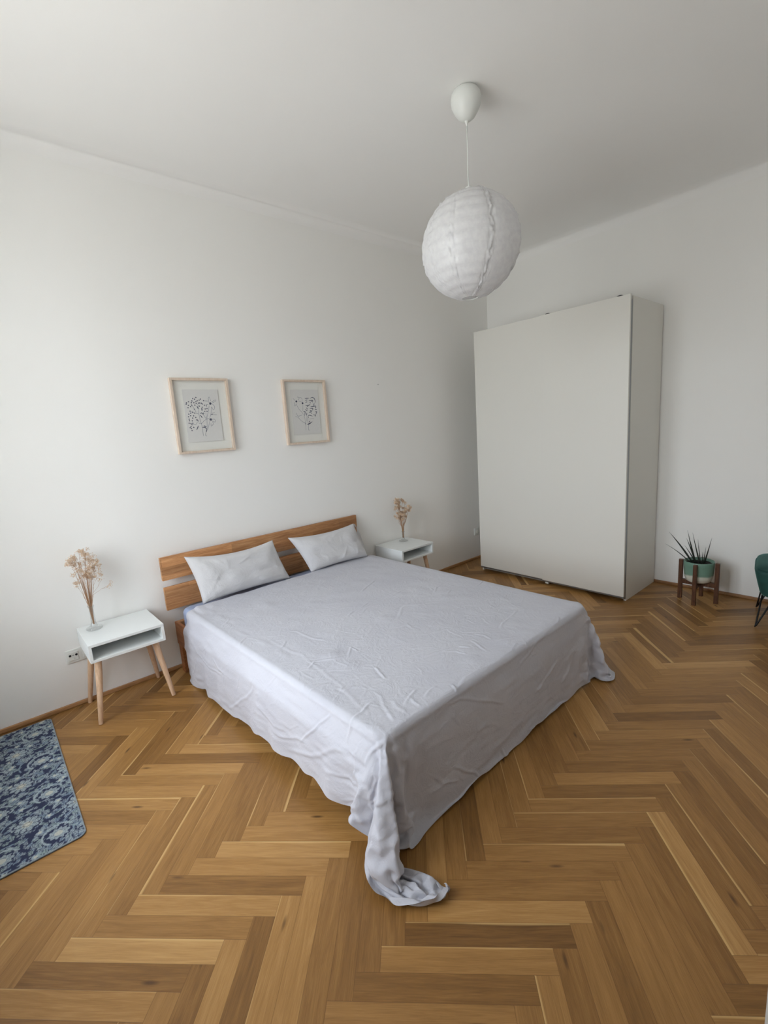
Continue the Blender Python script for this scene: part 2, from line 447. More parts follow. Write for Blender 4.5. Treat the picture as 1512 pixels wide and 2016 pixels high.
for r in range(-14, 15):
    for k in range(-90, 130):
        for kind in (0, 1):
            if kind == 0: a0, b0 = k * PW + r * PL, k * PW - r * PL; a1, b1 = a0 + PL, b0 + PW
            else: a0, b1 = k * PW + PL + r * PL, k * PW + PW - r * PL; a1, b0 = a0 + PW, b1 - PL
            tn = min(max(rnd.gauss(.47, .13), .16), .82)
            sap = 0.0
            q = rnd.random()
            if q < .44: sap = rnd.choice((.05, .06, .08, .11))
            elif q < .47: sap = rnd.choice((.16, .22, .28))
            sd = rnd.random(); flip = rnd.random() < .5; ru = rnd.random() < .5
            if k in PLANKS.get((kind, r), {}): tn, sap = PLANKS[(kind, r)][k]; flip = kind == 0
            cor = []
            for (a_, b_) in ((a0, b0), (a1, b0), (a1, b1), (a0, b1)):
                x = OX + a_ * ia[0] + b_ * ib[0]; y = OY + a_ * ia[1] + b_ * ib[1]
                if kind == 0: u, v = a_ - a0, (b_ - b0) / PW
                else: u, v = b_ - b0, (a_ - a0) / PW
                if flip: v = 1 - v
                if ru: u = PL - u
                cor.append((x, y, u, v))
            if max(c[0] for c in cor) < fx0 or min(c[0] for c in cor) > fx1 or max(c[1] for c in cor) < fy0 or min(c[1] for c in cor) > fy1: continue
            pl = clip(cor)
            if not pl: continue
            base = len(V)
            for c in pl:
                V.append((c[0], c[1], 0.0)); UVs.append((c[2], c[3])); AT.append((tn, sap, sd))
            F.append(tuple(range(base, base + len(pl))))
nb = len(V)
V += [(fx0, fy0, -.1), (fx1, fy0, -.1), (fx1, fy1, -.1), (fx0, fy1, -.1)]; UVs += [(0, 0)] * 4; AT += [(.5, 0, 0)] * 4
F.append((nb + 3, nb + 2, nb + 1, nb))
fl = struct('floor', (V, F), M_floor)
me = fl.data
uvl = me.uv_layers.new(name='UVMap')
li = np.empty(len(me.loops), int); me.loops.foreach_get('vertex_index', li)
uvl.data.foreach_set('uv', np.array(UVs)[li].ravel())
at = me.attributes.new('plank', 'FLOAT_VECTOR', 'POINT'); at.data.foreach_set('vector', np.array(AT).ravel())

# low oak strip along the walls
def strip(name, x0, x1, y0, y1, mat): return struct(name, box(x0, x1, y0, y1, 0, .024, .005), mat)
strip('baseboard_left', X0, -.0, -.016, 0, M_skirt)
strip('baseboard_right', -.016, 0, Y0, -.016, M_skirt_y)
strip('baseboard_window', X0, X0 + .016, Y0, -.016, M_skirt_y)
strip('baseboard_front', DX1 + .08, -.016, Y0, Y0 + .016, M_skirt)

# windows
for n, (y0, y1, z0, z1) in enumerate(WINS):
    w = struct('window_%d' % (n + 1), BM(), None)
    xa, xb = X0 - .40, X0 - .34; ym = (y0 + y1) / 2
    bm = BM(); s = .05
    add_box(bm, xa, xb, y0, y0 + s, z0, z1); add_box(bm, xa, xb, y1 - s, y1, z0, z1)
    add_box(bm, xa, xb, y0 + s, y1 - s, z0, z0 + s); add_box(bm, xa, xb, y0 + s, y1 - s, z1 - s, z1)
    add_box(bm, xa, xb, ym - .045, ym + .045, z0 + s, 2.1); add_box(bm, xa, xb, ym - .045, ym + .045, 2.17, z1 - s); add_box(bm, xa, xb, y0 + s, y1 - s, 2.1, 2.17)
    struct('window_frame', bm, M_trim, w)
    struct('window_sill', box(X0 - .34, X0 + .04, y0, y1, z0 - .0, z0 + .02, .004), M_trim, w)
    struct('window_pane', box(xa + .027, xa + .031, y0 + s, y1 - s, z0 + s, z1 - s), M_pane, w)

# ------------------------------------------------------------------ wardrobe
yL, WW, WH = -.304, 1.436, 2.36
yR = yL - WW
w = thing('wardrobe', 'tall white two-door sliding wardrobe standing against the right wall', 'wardrobe', (0, 0, 0))
bm = BM()
cxf = -.612                                            # front of the carcass
add_box(bm, cxf, -.012, yR, yR + .018, 0, WH - .006, .001); add_box(bm, cxf, -.012, yL - .018, yL, 0, WH - .006, .001)
add_box(bm, cxf, -.012, yR + .018, yL - .018, WH - .03, WH - .012); add_box(bm, cxf, -.012, yR + .018, yL - .018, .06, .078)
add_box(bm, -.02, -.012, yR + .018, yL - .018, .06, WH - .03); add_box(bm, cxf + .04, cxf + .055, yR + .018, yL - .018, 0, .06)
obj('wardrobe_body', bm, M_ward, w)
ym = (yL + yR) / 2 + .005
def door(name, ya, yb, xf):
    o = obj(name, box(xf, xf + .018, ya, yb, .045, WH, .0015), M_ward, w)
    bm = BM(); add_box(bm, xf + .002, xf + .017, ya + .002, yb - .002, .032, .044)
    obj('bottom_rail', bm, M_alu, o)['label'] = 'grey metal bottom rail'
    return o
dl = door('sliding_door', ym - .03, yL, -.640)
dr = door('sliding_door', yR, ym, -.662)
bm = BM()
add_box(bm, -.640, cxf, yR + .002, yR + .018, .02, WH - .035)
o = obj('gap_seal', bm, M_alu, w); o['label'] = 'grey strip along the side'
for yy in (ym - .055, yR + .085):
    b2 = lathe([(.0, -.006), (.046, -.006), (.046, .006), (0, .006)], 28)
    bmesh.ops.rotate(b2, verts=b2.verts, cent=(0, 0, 0), matrix=Matrix.Rotation(PI / 2, 3, 'Y'))
    bmesh.ops.translate(b2, verts=b2.verts, vec=(-.634, yy, WH - .034))
    obj('door_roller', b2, M_dark, dr)
obj('door_stop', box(-.660, -.640, ym - .06, ym - .03, .018, .032), M_plastic, w)

# ------------------------------------------------------------------ bed (local frame, turned a little out of the wall)
TH = math.radians(1.25); PV = (-3.575, -.05)
bed = thing('bed', 'oiled wooden double bed with a two-slat headboard against the left wall', 'bed', (PV[0], PV[1], 0), TH)
def L(x, y): return x - PV[0], y - PV[1]
def bbox(x0, x1, y0, y1, z0, z1, bev=0.0): 
    a, b = L(x0, y0); c, d_ = L(x1, y1); return box(a, c, b, d_, z0, z1, bev)
hx0, hx1 = -3.640, -2.010
obj('headboard_slat', bbox(hx0, hx1, -.072, -.048, .643, .798, .004), M_bedwood, bed, auto=40)
obj('headboard_slat', bbox(hx0, hx1, -.072, -.048, .442, .597, .004), M_bedwood, bed, auto=40)
for x in (-3.36, -2.34): obj('headboard_post', bbox(x, x + .07, -.048, -.030, .19, .72, .003), M_bedwood_y, bed)
obj('side_rail', bbox(-3.600, -3.578, -2.06, -.045, .195, .350, .004), M_bedwood_y, bed, auto=40)
obj('side_rail', bbox(-1.99, -1.975, -2.06, -.045, .195, .352, .004), M_bedwood_y, bed, auto=40)
obj('foot_rail', bbox(-3.585, -1.99, -2.06, -2.035, .195, .352, .004), M_bedwood, bed)
obj('head_rail', bbox(-3.585, -1.99, -.078, -.052, .195, .352, .004), M_bedwood, bed)
for (x, y) in ((-3.597, -.115), (-2.04, -.115), (-3.58, -2.03), (-2.04, -2.03)):
    obj('leg', bbox(x, x + .06, y, y + .06, 0, .197, .004), M_bedwood_y, bed)
bm = BM()
for k in range(14):
    a, b = L(-3.584, -.2 - k * .135); add_box(bm, a, a + 1.593, b, b + .07, .20, .215)
obj('slat_base', bm, M_leglight, bed)

def rprism(x0, x1, y0, y1, z0, z1, cr_, ez=.03, n=6):
    bm = BM(); rings = []
    prof = [(ez * (1 - math.sin(a)), z0 + ez * (1 - math.cos(a))) for a in [k * PI / 2 / n for k in range(n + 1)]] + \
           [(ez * (1 - math.cos(a)), z1 - ez + ez * math.sin(a)) for a in [k * PI / 2 / n for k in range(n + 1)]]
    for ins, z in prof:
        r_ = []
        for cx, cy, a0 in ((x1 - cr_, y1 - cr_, 0), (x0 + cr_, y1 - cr_, 90), (x0 + cr_, y0 + cr_, 180), (x1 - cr_, y0 + cr_, 270)):
            for k in range(6):
                a = math.radians(a0 + k * 18); q = max(cr_ - ins, .002)
                r_.append(bm.verts.new((cx + q * math.cos(a), cy + q * math.sin(a), z)))
        rings.append(r_)
    m_ = len(rings[0])
    for r0, r1 in zip(rings, rings[1:]):
        for i in range(m_): bm.faces.new((r0[i], r0[(i + 1) % m_], r1[(i + 1) % m_], r1[i]))
    bm.faces.new(rings[-1]); bm.faces.new(rings[0][::-1])
    return bm
a, b = L(-3.566, -2.070); c, d_ = L(-1.996, -.088)
mt = obj('mattress', rprism(a, c, b, d_, .217, .447, .06, .032), M_mattress, auto=35)
mt.location = (PV[0], PV[1], 0); mt.rotation_euler = (0, 0, TH)
tag(mt, 'mattress in a light blue fitted sheet lying in the wooden bed', 'mattress')

# the loose pale cover draped over the bed: its resting shape as a grid of points in half millimetres
# (differences from point to point, finer where the cloth folds), creases are added further down
NVs, NUs = 106, 110
KROWS = [0, 3, 6, 9, 12, 15, 18, 21, 24, 27, 30, 33, 36, 39, 42, 45, 48, 51, 54, 57, 60, 63, 66, 69, 72, 75, 78, 81, 82, 83, 84, 85, 86, 87, 88, 89, 90, 91, 92, 93, 94, 95, 96, 97, 98, 99, 100, 101, 102, 103, 104, 105]
KCOLS = [0, 1, 2, 3, 4, 5, 6, 7, 8, 9, 10, 11, 12, 13, 14, 15, 16, 17, 18, 19, 20, 21, 22, 23, 24, 27, 30, 33, 36, 39, 42, 45, 48, 51, 54, 57, 60, 63, 66, 69, 72, 75, 78, 81, 84, 87, 89, 91, 93, 95, 97, 99, 101, 103, 105, 107, 109]
COVER = [[135,4199,5,21,3,46,-30,-3,3,12,1,-1,-8,0,0,5,0,3,1,0,2,-1,-1,0,1,1,-1,-13,0,-1,20,0,-1,-5,0,-1,-1,0,1,-4,0,0,17,1,-1,17,-3,-8,-11,2,6,-23,2,5,17,0,-2,29,-3,-30,0,-1,-10,-4,0,11,4,2,-24,-1,0,0,1,0,4,87,2,-2,1,0,0,-1,0,5,0,0,-14,0,-1,13,1,1,1,-1,0,-3,0,0,0,0,0,-4,1,0,5,-1,0,-9,0,-1,9,0,1,6,1,0,-9,-1,0,-2,0,0,9,0,0,-14,1,0,10,-1,0,2,0,-1,-6,0,1,-1,-47,0,-11,0,-2,-16,-68,-1,-49,-6,-1,-1,1,1,2,-10,-1,-2,1,1,1,-2,-1,0,-1,1,-1,4,0,1,-6,0,-1],
[-6,-127,-5,-11,-3,12,20,4,-6,-8,-2,-4,10,1,-1,-15,-1,-4,10,1,-1,-12,0,0,17,0,2,0,0,1,-25,-1,0,15,1,2,-3,0,-2,0,0,1,0,-2,0,-6,4,3,-1,-1,-1,21,-2,-5,-6,-1,-2,-10,2,7,5,2,-16,0,-2,7,-1,0,12,1,1,-4,-1,-3,4,0,4,-12,-1,-3,10,1,0,-3,1,0,13,-1,4,-23,-1,-3,5,2,-1,7,-1,1,-5,0,0,9,-1,-1,-5,2,1,5,-1,1,-8,0,-1,-5,-1,0,3,2,-1,14,-1,1,-17,1,0,14,-2,0,-11,1,-1,1,0,3,1,1,-3,12,0,0,-12,0,2,10,-4,-1,-8,5,0,1,-5,0,-2,4,0,2,0,0,-2,1,0,1,-3,0,1,-2,0,-2,5,0,2],
[10,-130,13,-8,1,-11,10,-2,2,-9,1,6,8,-1,1,1,2,4,-8,-2,1,10,1,1,-10,0,-1,10,-1,-1,0,2,0,-4,-2,-3,-4,0,1,17,1,-2,-22,1,2,7,0,0,6,-2,-2,-4,0,1,0,0,1,-2,2,1,2,-2,0,2,3,-15,-1,-2,12,-2,-1,9,1,3,-18,0,-4,21,0,2,-11,1,1,-3,-2,0,0,2,-3,9,-1,1,-2,-1,2,-8,2,-1,11,-1,-1,-8,0,3,-5,-1,-3,12,2,1,-4,-1,0,-6,0,0,10,0,0,-8,0,0,3,-1,0,0,2,0,3,-1,1,-4,0,-3,3,0,3,-7,1,-2,16,-3,1,-6,3,0,-4,-2,1,-1,2,-2,0,-1,2,0,2,-1,1,-2,0,-2,-3,0,1,4,0,0,9,0,1],
[18,-129,27,-6,-1,2,10,1,-1,-17,-1,-2,17,2,-1,-5,-2,-2,-2,1,-2,1,0,1,-4,0,0,12,0,1,-10,-1,1,-2,1,3,18,1,-1,-19,-2,2,9,1,-1,3,-1,0,-5,1,-1,3,-1,0,-8,2,2,6,-2,-1,-2,2,1,2,-1,-1,-2,0,0,2,0,-5,-1,-1,10,0,1,-7,1,1,3,-2,-1,-3,1,-1,3,0,1,3,0,1,-6,1,-1,2,-2,-1,-4,1,2,3,1,-2,7,-1,1,-12,-1,1,9,2,-1,-3,-1,-1,0,0,2,-4,0,-1,7,0,-1,0,-1,1,-8,2,0,5,0,1,3,-2,-2,-6,2,2,8,-2,-1,-7,1,0,3,-2,-1,-1,4,2,1,1,-1,-2,-12,-1,1,8,2,1,9,-1,-1,-8,0,0,-9,0,-1],
[1,-130,42,10,0,-7,-18,-1,1,26,2,-1,-34,-2,2,25,1,0,-6,0,3,1,0,0,-8,-1,2,0,1,0,8,0,-1,-1,1,0,-16,-2,0,17,1,-1,-4,0,0,-6,-1,1,4,1,1,4,0,-1,-4,-1,2,1,2,-2,2,-1,2,-1,0,-1,-1,-1,3,1,1,0,0,1,-9,0,-1,6,0,-1,-2,0,1,4,1,1,3,-2,-2,-12,2,1,7,-2,0,2,2,1,-2,-1,-2,1,-1,1,-4,2,1,5,-1,-2,-6,0,1,8,0,0,-4,-1,0,0,2,0,-2,-1,1,2,1,-2,10,-2,1,-18,1,0,7,0,0,2,1,0,-1,-1,0,0,-1,0,0,2,1,0,-2,-2,-1,-1,1,2,8,1,-1,-6,-1,-1,-2,0,1,-1,0,1,5,0,-1],
[-28,-130,-24,-2,0,9,6,0,-1,-9,0,1,14,0,-3,-14,-1,-1,15,2,-4,-12,-2,0,10,1,-3,-9,0,-1,2,-1,1,6,1,-1,-2,0,1,-11,0,2,16,-1,-3,-14,1,5,6,0,-4,-3,0,2,1,0,-1,0,0,3,0,-1,-3,0,1,1,0,1,-2,0,-1,1,0,-1,4,1,1,-3,-2,1,0,2,-2,0,-2,1,4,2,1,-8,-2,-2,4,1,1,0,0,0,0,0,1,-1,1,-2,2,-2,1,0,2,0,-2,-2,0,3,1,1,-2,1,-2,-2,-2,1,2,2,0,-2,-1,1,-3,0,-2,12,0,1,-7,0,0,0,0,0,0,0,0,0,0,0,-1,-1,0,1,5,1,1,-5,-1,-1,3,0,0,-5,-1,0,5,1,0,-3,0,0,2,0,-1],
[11,-130,15,-6,0,-4,10,0,0,-6,0,-1,-1,-1,1,3,2,1,-11,-3,2,15,3,0,-7,-1,2,2,-1,2,-1,2,-1,3,-2,0,3,0,-1,-3,1,-1,3,0,-1,-11,0,3,14,-1,-4,-5,1,1,-3,0,0,1,0,1,0,1,1,0,-1,-1,1,-1,2,-2,1,-7,1,1,12,0,-2,-11,0,1,9,0,1,-10,0,-1,-4,0,-1,18,1,2,-9,-1,-2,0,0,1,0,0,0,2,0,1,-4,0,-2,2,-1,1,2,2,0,-6,-1,0,4,0,1,2,0,-2,-2,0,1,0,-1,0,-1,2,1,2,-1,-2,-1,0,2,2,0,-1,-4,-1,-1,2,2,1,0,1,0,0,-6,0,0,5,0,0,-8,0,-1,15,1,2,-10,-1,-1,5,0,-1,-4,0,2],
[9,-130,-5,-5,-1,-1,10,2,3,5,-2,0,-11,1,1,1,0,0,2,0,-1,-6,0,-1,4,-1,-1,3,2,-2,-2,-2,1,-8,1,0,5,0,0,3,0,0,-12,0,3,19,0,-6,-12,-1,5,3,1,-2,-1,0,2,2,-1,-1,0,2,0,0,-2,0,0,2,-3,1,-1,6,-2,0,-7,1,0,10,1,0,-11,-1,-1,8,0,1,-3,-1,0,0,1,0,0,1,0,0,-2,1,4,2,-2,-10,-2,1,8,2,1,-3,-1,-1,0,0,-1,3,0,1,4,-1,0,-12,2,0,6,-2,0,5,2,0,-10,-1,0,6,-1,1,2,2,-2,-6,-1,1,5,1,1,-5,-2,-1,3,2,0,1,-2,0,-2,2,0,0,2,0,2,-13,-1,-2,18,1,2,-18,0,0,28,1,1],
[-7,-130,13,6,0,4,-17,-1,-3,13,2,-2,-3,-1,-1,5,-1,-2,-3,1,1,3,-1,0,0,2,0,-7,-2,3,6,2,-1,-2,-2,1,-1,1,1,-1,-1,-1,7,1,-2,-8,-1,2,-4,2,1,8,-1,-2,0,-1,0,-3,2,2,1,-2,-1,-1,2,0,1,-2,0,0,1,0,1,0,1,-1,0,-4,-1,0,3,1,0,4,0,0,-5,1,1,0,-2,-2,2,1,2,5,1,-2,-17,-2,2,16,2,-2,-1,-2,1,-4,2,-1,-5,-2,3,5,2,-3,-6,-1,1,12,0,1,-6,0,-2,-3,0,1,6,0,0,-4,0,0,-2,0,1,4,-1,-2,-1,2,0,3,2,2,-3,-4,-1,0,-2,0,0,3,0,1,1,0,-2,8,1,2,-17,-1,-2,14,0,1,-18,0,-2],
[20,-130,-19,11,0,-2,-21,0,2,7,-1,3,1,1,1,-4,0,1,4,0,-1,4,0,0,-9,-1,-1,2,1,-2,8,-1,1,-2,2,-3,-3,-1,0,4,0,0,-1,-1,1,-1,2,-1,-2,-2,2,1,1,-2,3,0,0,-2,-1,0,0,1,2,1,0,-1,-2,1,4,2,-2,-8,-2,1,4,1,1,0,1,-1,0,-2,0,-2,2,0,3,-2,-1,6,1,2,-14,1,-2,1,-2,1,13,2,0,-8,-2,1,-3,2,-2,6,-2,2,6,2,-2,-13,-2,2,5,2,-2,0,-1,1,0,0,1,-2,0,-1,4,0,-1,-2,0,1,0,0,0,0,0,0,0,0,1,0,-4,-1,0,6,0,-1,2,0,2,-6,0,-2,1,0,2,0,0,-1,1,0,-1,1,-1,1,1,1,0],
[0,-130,13,-6,0,1,15,-1,-1,-7,1,-1,-1,0,-1,1,0,0,-2,0,-1,-2,0,0,4,0,1,-1,0,1,-5,-1,0,4,0,2,-1,1,-1,2,0,1,-3,1,-1,5,-2,-1,0,1,-1,-5,-1,3,-2,1,-1,3,1,2,1,-1,-3,0,0,1,1,-1,-4,-2,2,8,2,-1,-5,-2,-1,2,1,1,-1,1,0,1,-2,0,-2,2,1,-4,-1,-2,10,-1,2,-5,1,-1,4,0,0,-1,1,-1,-10,-2,2,5,2,-2,2,-2,1,5,2,0,-6,-1,1,-1,-1,-2,2,2,1,0,-1,0,0,-1,1,0,2,-2,5,-2,1,-9,2,1,3,-2,-1,1,2,-1,0,2,1,1,-6,0,-2,2,0,1,-1,0,0,2,0,0,0,0,1,4,1,-2,-14,-2,0],
[4,-130,37,1,-1,-9,1,2,2,-6,-1,1,0,-1,1,10,1,2,-5,0,2,0,0,0,-2,-1,1,6,1,0,-5,0,-1,-1,0,0,1,0,1,-2,0,-1,0,-1,1,1,1,-1,0,0,1,-1,0,-1,2,0,1,1,-1,-1,-2,1,2,2,0,-1,-2,1,0,1,-1,1,0,-1,-2,1,2,1,-1,-1,0,-1,0,1,2,-1,3,-1,1,-10,0,1,7,-1,-1,-1,2,-1,-4,-1,1,2,-1,0,8,2,0,-6,-2,1,-3,2,-1,3,-1,-1,1,-1,1,1,2,1,-2,-1,-2,0,-1,1,1,2,0,-2,-1,0,-4,0,0,9,0,0,-3,1,1,0,-2,-2,-2,-4,1,1,7,0,0,0,0,0,0,0,0,-4,0,0,3,0,-1,1,0,2,-1,0,-1],
[10,-130,10,-1,1,6,-7,-2,-3,4,0,0,10,2,-1,-12,-2,-3,3,1,-1,3,-1,0,1,2,-2,-3,-2,0,4,2,2,-2,-2,0,4,1,0,-5,-1,0,4,1,0,-5,0,3,4,0,-2,2,0,0,-6,-1,0,1,2,2,2,-2,-1,-2,1,0,2,0,0,-1,1,4,0,-1,-7,-1,-1,2,1,1,1,0,0,-2,0,1,-1,0,-2,8,0,1,-3,1,0,-4,-1,0,2,-1,0,0,2,1,0,-2,-1,2,2,-1,-4,-1,1,2,0,1,0,0,-2,0,0,1,0,-1,1,1,2,-2,4,-2,1,-11,1,1,6,1,-2,0,-2,1,0,1,-1,-1,1,2,2,-2,-1,-2,2,1,2,4,-1,0,-7,0,-2,-1,0,1,3,0,0,-3,0,0,4,0,1],
[-2,-130,15,-4,-1,-4,12,2,1,-7,-1,0,0,-1,1,-3,1,1,5,0,0,-6,0,1,1,-1,1,5,2,0,-6,-2,-1,6,1,0,-7,0,0,6,0,0,-2,0,0,1,-1,-2,3,1,0,-7,-1,3,2,2,-1,1,-2,0,0,2,0,0,-1,0,0,0,0,0,-1,-5,0,1,9,1,1,-3,-2,-2,-1,2,2,2,-1,-2,-4,-1,2,2,2,-1,-2,-2,-1,4,1,2,-2,1,-2,-1,-2,1,2,2,0,-3,-1,1,4,-1,-2,0,1,0,5,0,2,-16,0,-1,14,1,0,-10,-2,1,-1,2,-2,12,-1,1,-6,-1,1,0,2,-1,0,-1,0,1,0,0,-2,-1,0,2,2,-1,-2,-5,1,1,11,1,0,-7,-1,0,-2,-1,0,1,1,0,7,1,0],
[-18,-130,-2,1,0,1,3,-1,1,-2,1,0,-1,0,0,4,1,0,-4,-2,-1,2,1,-2,2,0,1,-8,-1,-1,7,1,0,-7,0,0,6,-1,0,-10,2,2,13,-2,-3,-6,1,2,-4,0,0,8,1,-3,-5,-2,4,1,1,-2,0,0,2,0,-1,-1,0,1,0,-1,0,0,1,1,0,0,-2,0,1,2,0,-2,-2,-2,1,2,4,0,-1,-2,1,-1,0,-1,2,0,0,-2,0,-1,2,2,2,-2,-4,-1,1,2,-1,0,0,2,1,0,-1,-1,-9,0,0,22,0,0,-16,-1,-1,1,2,1,2,-1,1,1,-1,-2,-1,2,1,5,-1,0,-10,0,0,5,1,0,1,6,0,-1,-15,1,-1,5,-1,0,2,-1,2,8,1,-1,-13,1,1,6,-1,-2,0,-1,1],
[6,-130,30,2,0,-3,-10,0,0,11,0,-1,-6,0,0,3,-1,-1,-6,1,3,9,0,0,-10,-1,0,15,1,0,-11,0,2,1,0,-1,6,0,1,6,-1,-2,-14,1,2,4,1,1,1,-2,-2,-3,0,2,3,1,-2,-2,0,2,1,0,-2,0,1,1,0,-1,0,1,-1,4,-1,1,-8,0,1,5,-1,-2,-2,2,2,1,-1,-2,6,-1,1,-7,1,0,-4,1,0,5,-1,1,0,0,-2,-1,0,2,2,-1,-2,-1,2,1,0,-1,0,-2,-1,1,4,2,-2,-6,-2,1,2,2,1,8,-2,-2,-4,1,1,-4,1,1,6,-1,-1,-8,-1,0,4,2,-1,0,-2,2,0,-5,-1,-1,13,-1,2,-5,1,0,-8,0,-1,3,0,-1,11,0,1,-5,0,0,-9,0,0],
[21,-130,-20,1,0,4,2,0,-1,-9,0,2,7,-1,-1,-2,1,0,4,0,-2,-9,-1,0,11,2,-1,-15,-1,0,11,0,-2,0,-1,1,-5,1,-1,2,0,0,2,0,0,-1,-1,-1,1,1,2,-4,0,1,5,0,-3,-1,0,2,0,0,2,0,-1,-3,0,1,1,-1,1,-4,1,-1,8,0,-1,1,0,1,-10,0,0,5,0,1,-4,2,-2,3,-4,2,6,2,-2,-5,0,1,0,1,0,6,-2,0,-12,2,1,6,-1,-1,0,-1,-1,5,2,1,-10,-1,1,5,0,-2,0,0,1,4,0,0,-10,0,0,8,0,0,-4,-1,0,-1,2,0,8,-2,1,-5,2,-2,0,-1,1,0,2,1,1,-3,-1,-2,4,0,1,-7,-1,0,2,2,0,4,-1,1,0,0,-2],
[-20,-129,0,-2,-1,1,4,1,1,1,-1,-3,6,2,1,-12,-2,0,10,1,-1,-8,0,1,3,0,0,-4,-1,-1,7,1,2,-5,0,-1,2,0,0,0,-1,0,-1,1,0,-2,0,0,-1,0,0,4,0,-2,-4,-1,3,2,1,0,0,0,-2,0,1,2,0,-1,-2,1,0,1,-1,-1,0,-1,1,-3,2,1,6,-1,-2,-3,0,1,-2,-1,1,4,2,-2,-2,-1,2,0,-1,-2,0,1,2,-5,1,-1,10,-2,-1,-5,1,1,0,1,1,-5,-2,-2,10,1,1,-5,0,0,8,0,0,-20,1,1,16,-1,-2,-4,0,1,-2,0,0,4,0,0,-2,0,0,0,1,0,0,-1,0,1,-1,0,-2,0,0,1,3,0,0,0,1,1,-1,-2,-2,-4,1,1,-2,0,1],
[15,-130,6,4,0,-4,-4,0,0,-2,0,3,-7,-1,1,9,1,0,-2,0,1,4,0,0,-8,-1,0,13,2,0,-11,-2,-1,4,1,1,-3,0,-1,5,0,0,-2,0,-1,0,-1,1,5,1,-2,-13,-1,4,10,2,-3,-2,-1,0,-1,0,2,1,-1,0,0,1,-2,0,0,1,0,1,1,1,-1,-5,-1,-1,19,-1,2,-26,1,-2,10,1,1,4,-2,1,-5,1,-2,2,1,2,-1,-2,-2,-1,1,1,4,1,0,-2,-2,0,4,1,0,-8,1,1,4,-1,-2,0,0,2,-8,0,-2,20,0,1,-16,0,1,4,-1,-2,0,2,1,0,-1,0,0,0,1,0,-1,-1,1,7,0,-2,-13,-1,1,6,2,1,-1,-1,-2,6,-1,1,-3,2,1,-3,-1,-2,4,0,1],
[26,-130,25,0,0,1,-3,-1,-1,2,2,-1,-2,-2,-2,4,2,1,-11,-2,-1,17,1,0,-9,0,0,-1,-1,1,2,1,-1,-1,0,1,1,-1,1,-1,1,0,2,0,1,-7,0,1,6,0,-1,4,0,-2,-1,0,0,-3,-1,3,2,1,-1,-1,1,-1,0,-2,2,0,1,-1,0,0,-1,-1,0,2,1,1,-13,1,-2,23,-2,2,-10,1,-2,-4,1,1,6,-2,1,-1,1,-2,-2,1,2,-2,-1,-2,2,-1,2,0,2,-2,-4,-1,1,10,-1,0,-8,2,0,2,-1,0,0,0,0,-4,0,0,8,-1,0,-4,2,0,0,-1,0,1,-1,0,-2,2,-1,1,-1,2,0,-9,-1,0,18,1,0,-6,-2,0,-4,1,0,-1,1,0,2,-2,0,0,1,1,1,0,-2],
[-7,-130,13,-6,0,-3,11,0,0,-6,-1,2,9,2,0,-9,-2,0,9,1,2,-20,0,-2,21,0,1,-10,0,0,1,-1,0,2,1,0,-5,0,0,6,0,-1,-4,-1,0,1,1,1,-1,0,-1,5,0,-1,-8,-1,3,4,1,-1,0,0,0,0,0,-1,0,1,2,0,-2,-1,0,1,0,1,1,2,-2,-2,4,1,2,-14,1,-2,8,-2,2,0,1,-1,-1,1,-1,3,-1,2,-4,-1,-2,3,1,2,-1,1,-2,2,-1,2,-4,-1,-2,0,2,1,4,-2,0,-2,2,0,0,-1,1,0,0,-2,0,0,1,0,0,0,0,-1,0,0,2,0,0,-2,0,1,1,0,-2,5,1,1,-9,-2,0,8,2,0,-4,-1,1,1,0,-2,-3,0,1,-1,0,0,5,0,1],
[-15,-130,1,1,0,2,-2,0,1,4,0,-3,-5,-1,2,3,1,-2,0,0,0,2,0,0,-4,-1,-1,7,1,0,-7,1,1,3,-2,-2,2,1,1,-4,0,0,0,0,1,5,-1,-2,-9,0,3,6,1,-2,-3,0,0,0,0,1,1,0,1,1,0,0,-2,0,-2,2,1,1,-2,-1,0,1,-1,-2,1,1,-4,-2,0,14,1,1,-8,1,-2,0,-2,1,0,1,0,-2,0,0,4,1,1,-2,-1,-2,0,-1,2,-1,2,-2,2,-1,2,-1,0,-2,0,-1,2,3,1,-1,-6,1,-1,3,-2,1,0,2,0,3,-2,1,-6,2,-1,2,-1,0,2,0,0,-1,0,-1,0,3,1,0,-7,1,0,4,-2,0,1,1,0,-6,1,1,6,-1,-2,4,0,1,-9,0,0],
[9,-129,24,2,-1,-5,-9,1,0,11,-1,2,-4,2,-1,-5,-1,3,4,-1,-2,2,1,3,1,0,-1,-8,0,1,9,-1,-1,-4,2,2,1,-2,-1,0,1,0,1,-1,-1,-3,1,1,7,0,-2,-7,-1,3,2,1,-1,0,1,0,0,-1,0,-1,-1,-1,2,1,2,-2,0,-1,2,0,0,-2,0,0,1,1,0,1,-2,0,-2,1,0,1,1,0,1,-2,0,-1,2,-2,0,-1,4,0,-1,-1,-1,2,-2,2,-2,1,-2,2,0,2,-2,1,-2,2,-1,2,-2,-4,-1,1,7,-1,0,-3,2,1,0,-1,-2,-3,0,1,6,0,0,-3,0,0,0,0,0,0,0,1,0,-5,-2,0,10,1,0,-7,1,0,0,-1,0,0,0,0,5,-1,-1,0,2,2,-2,-1,-1],
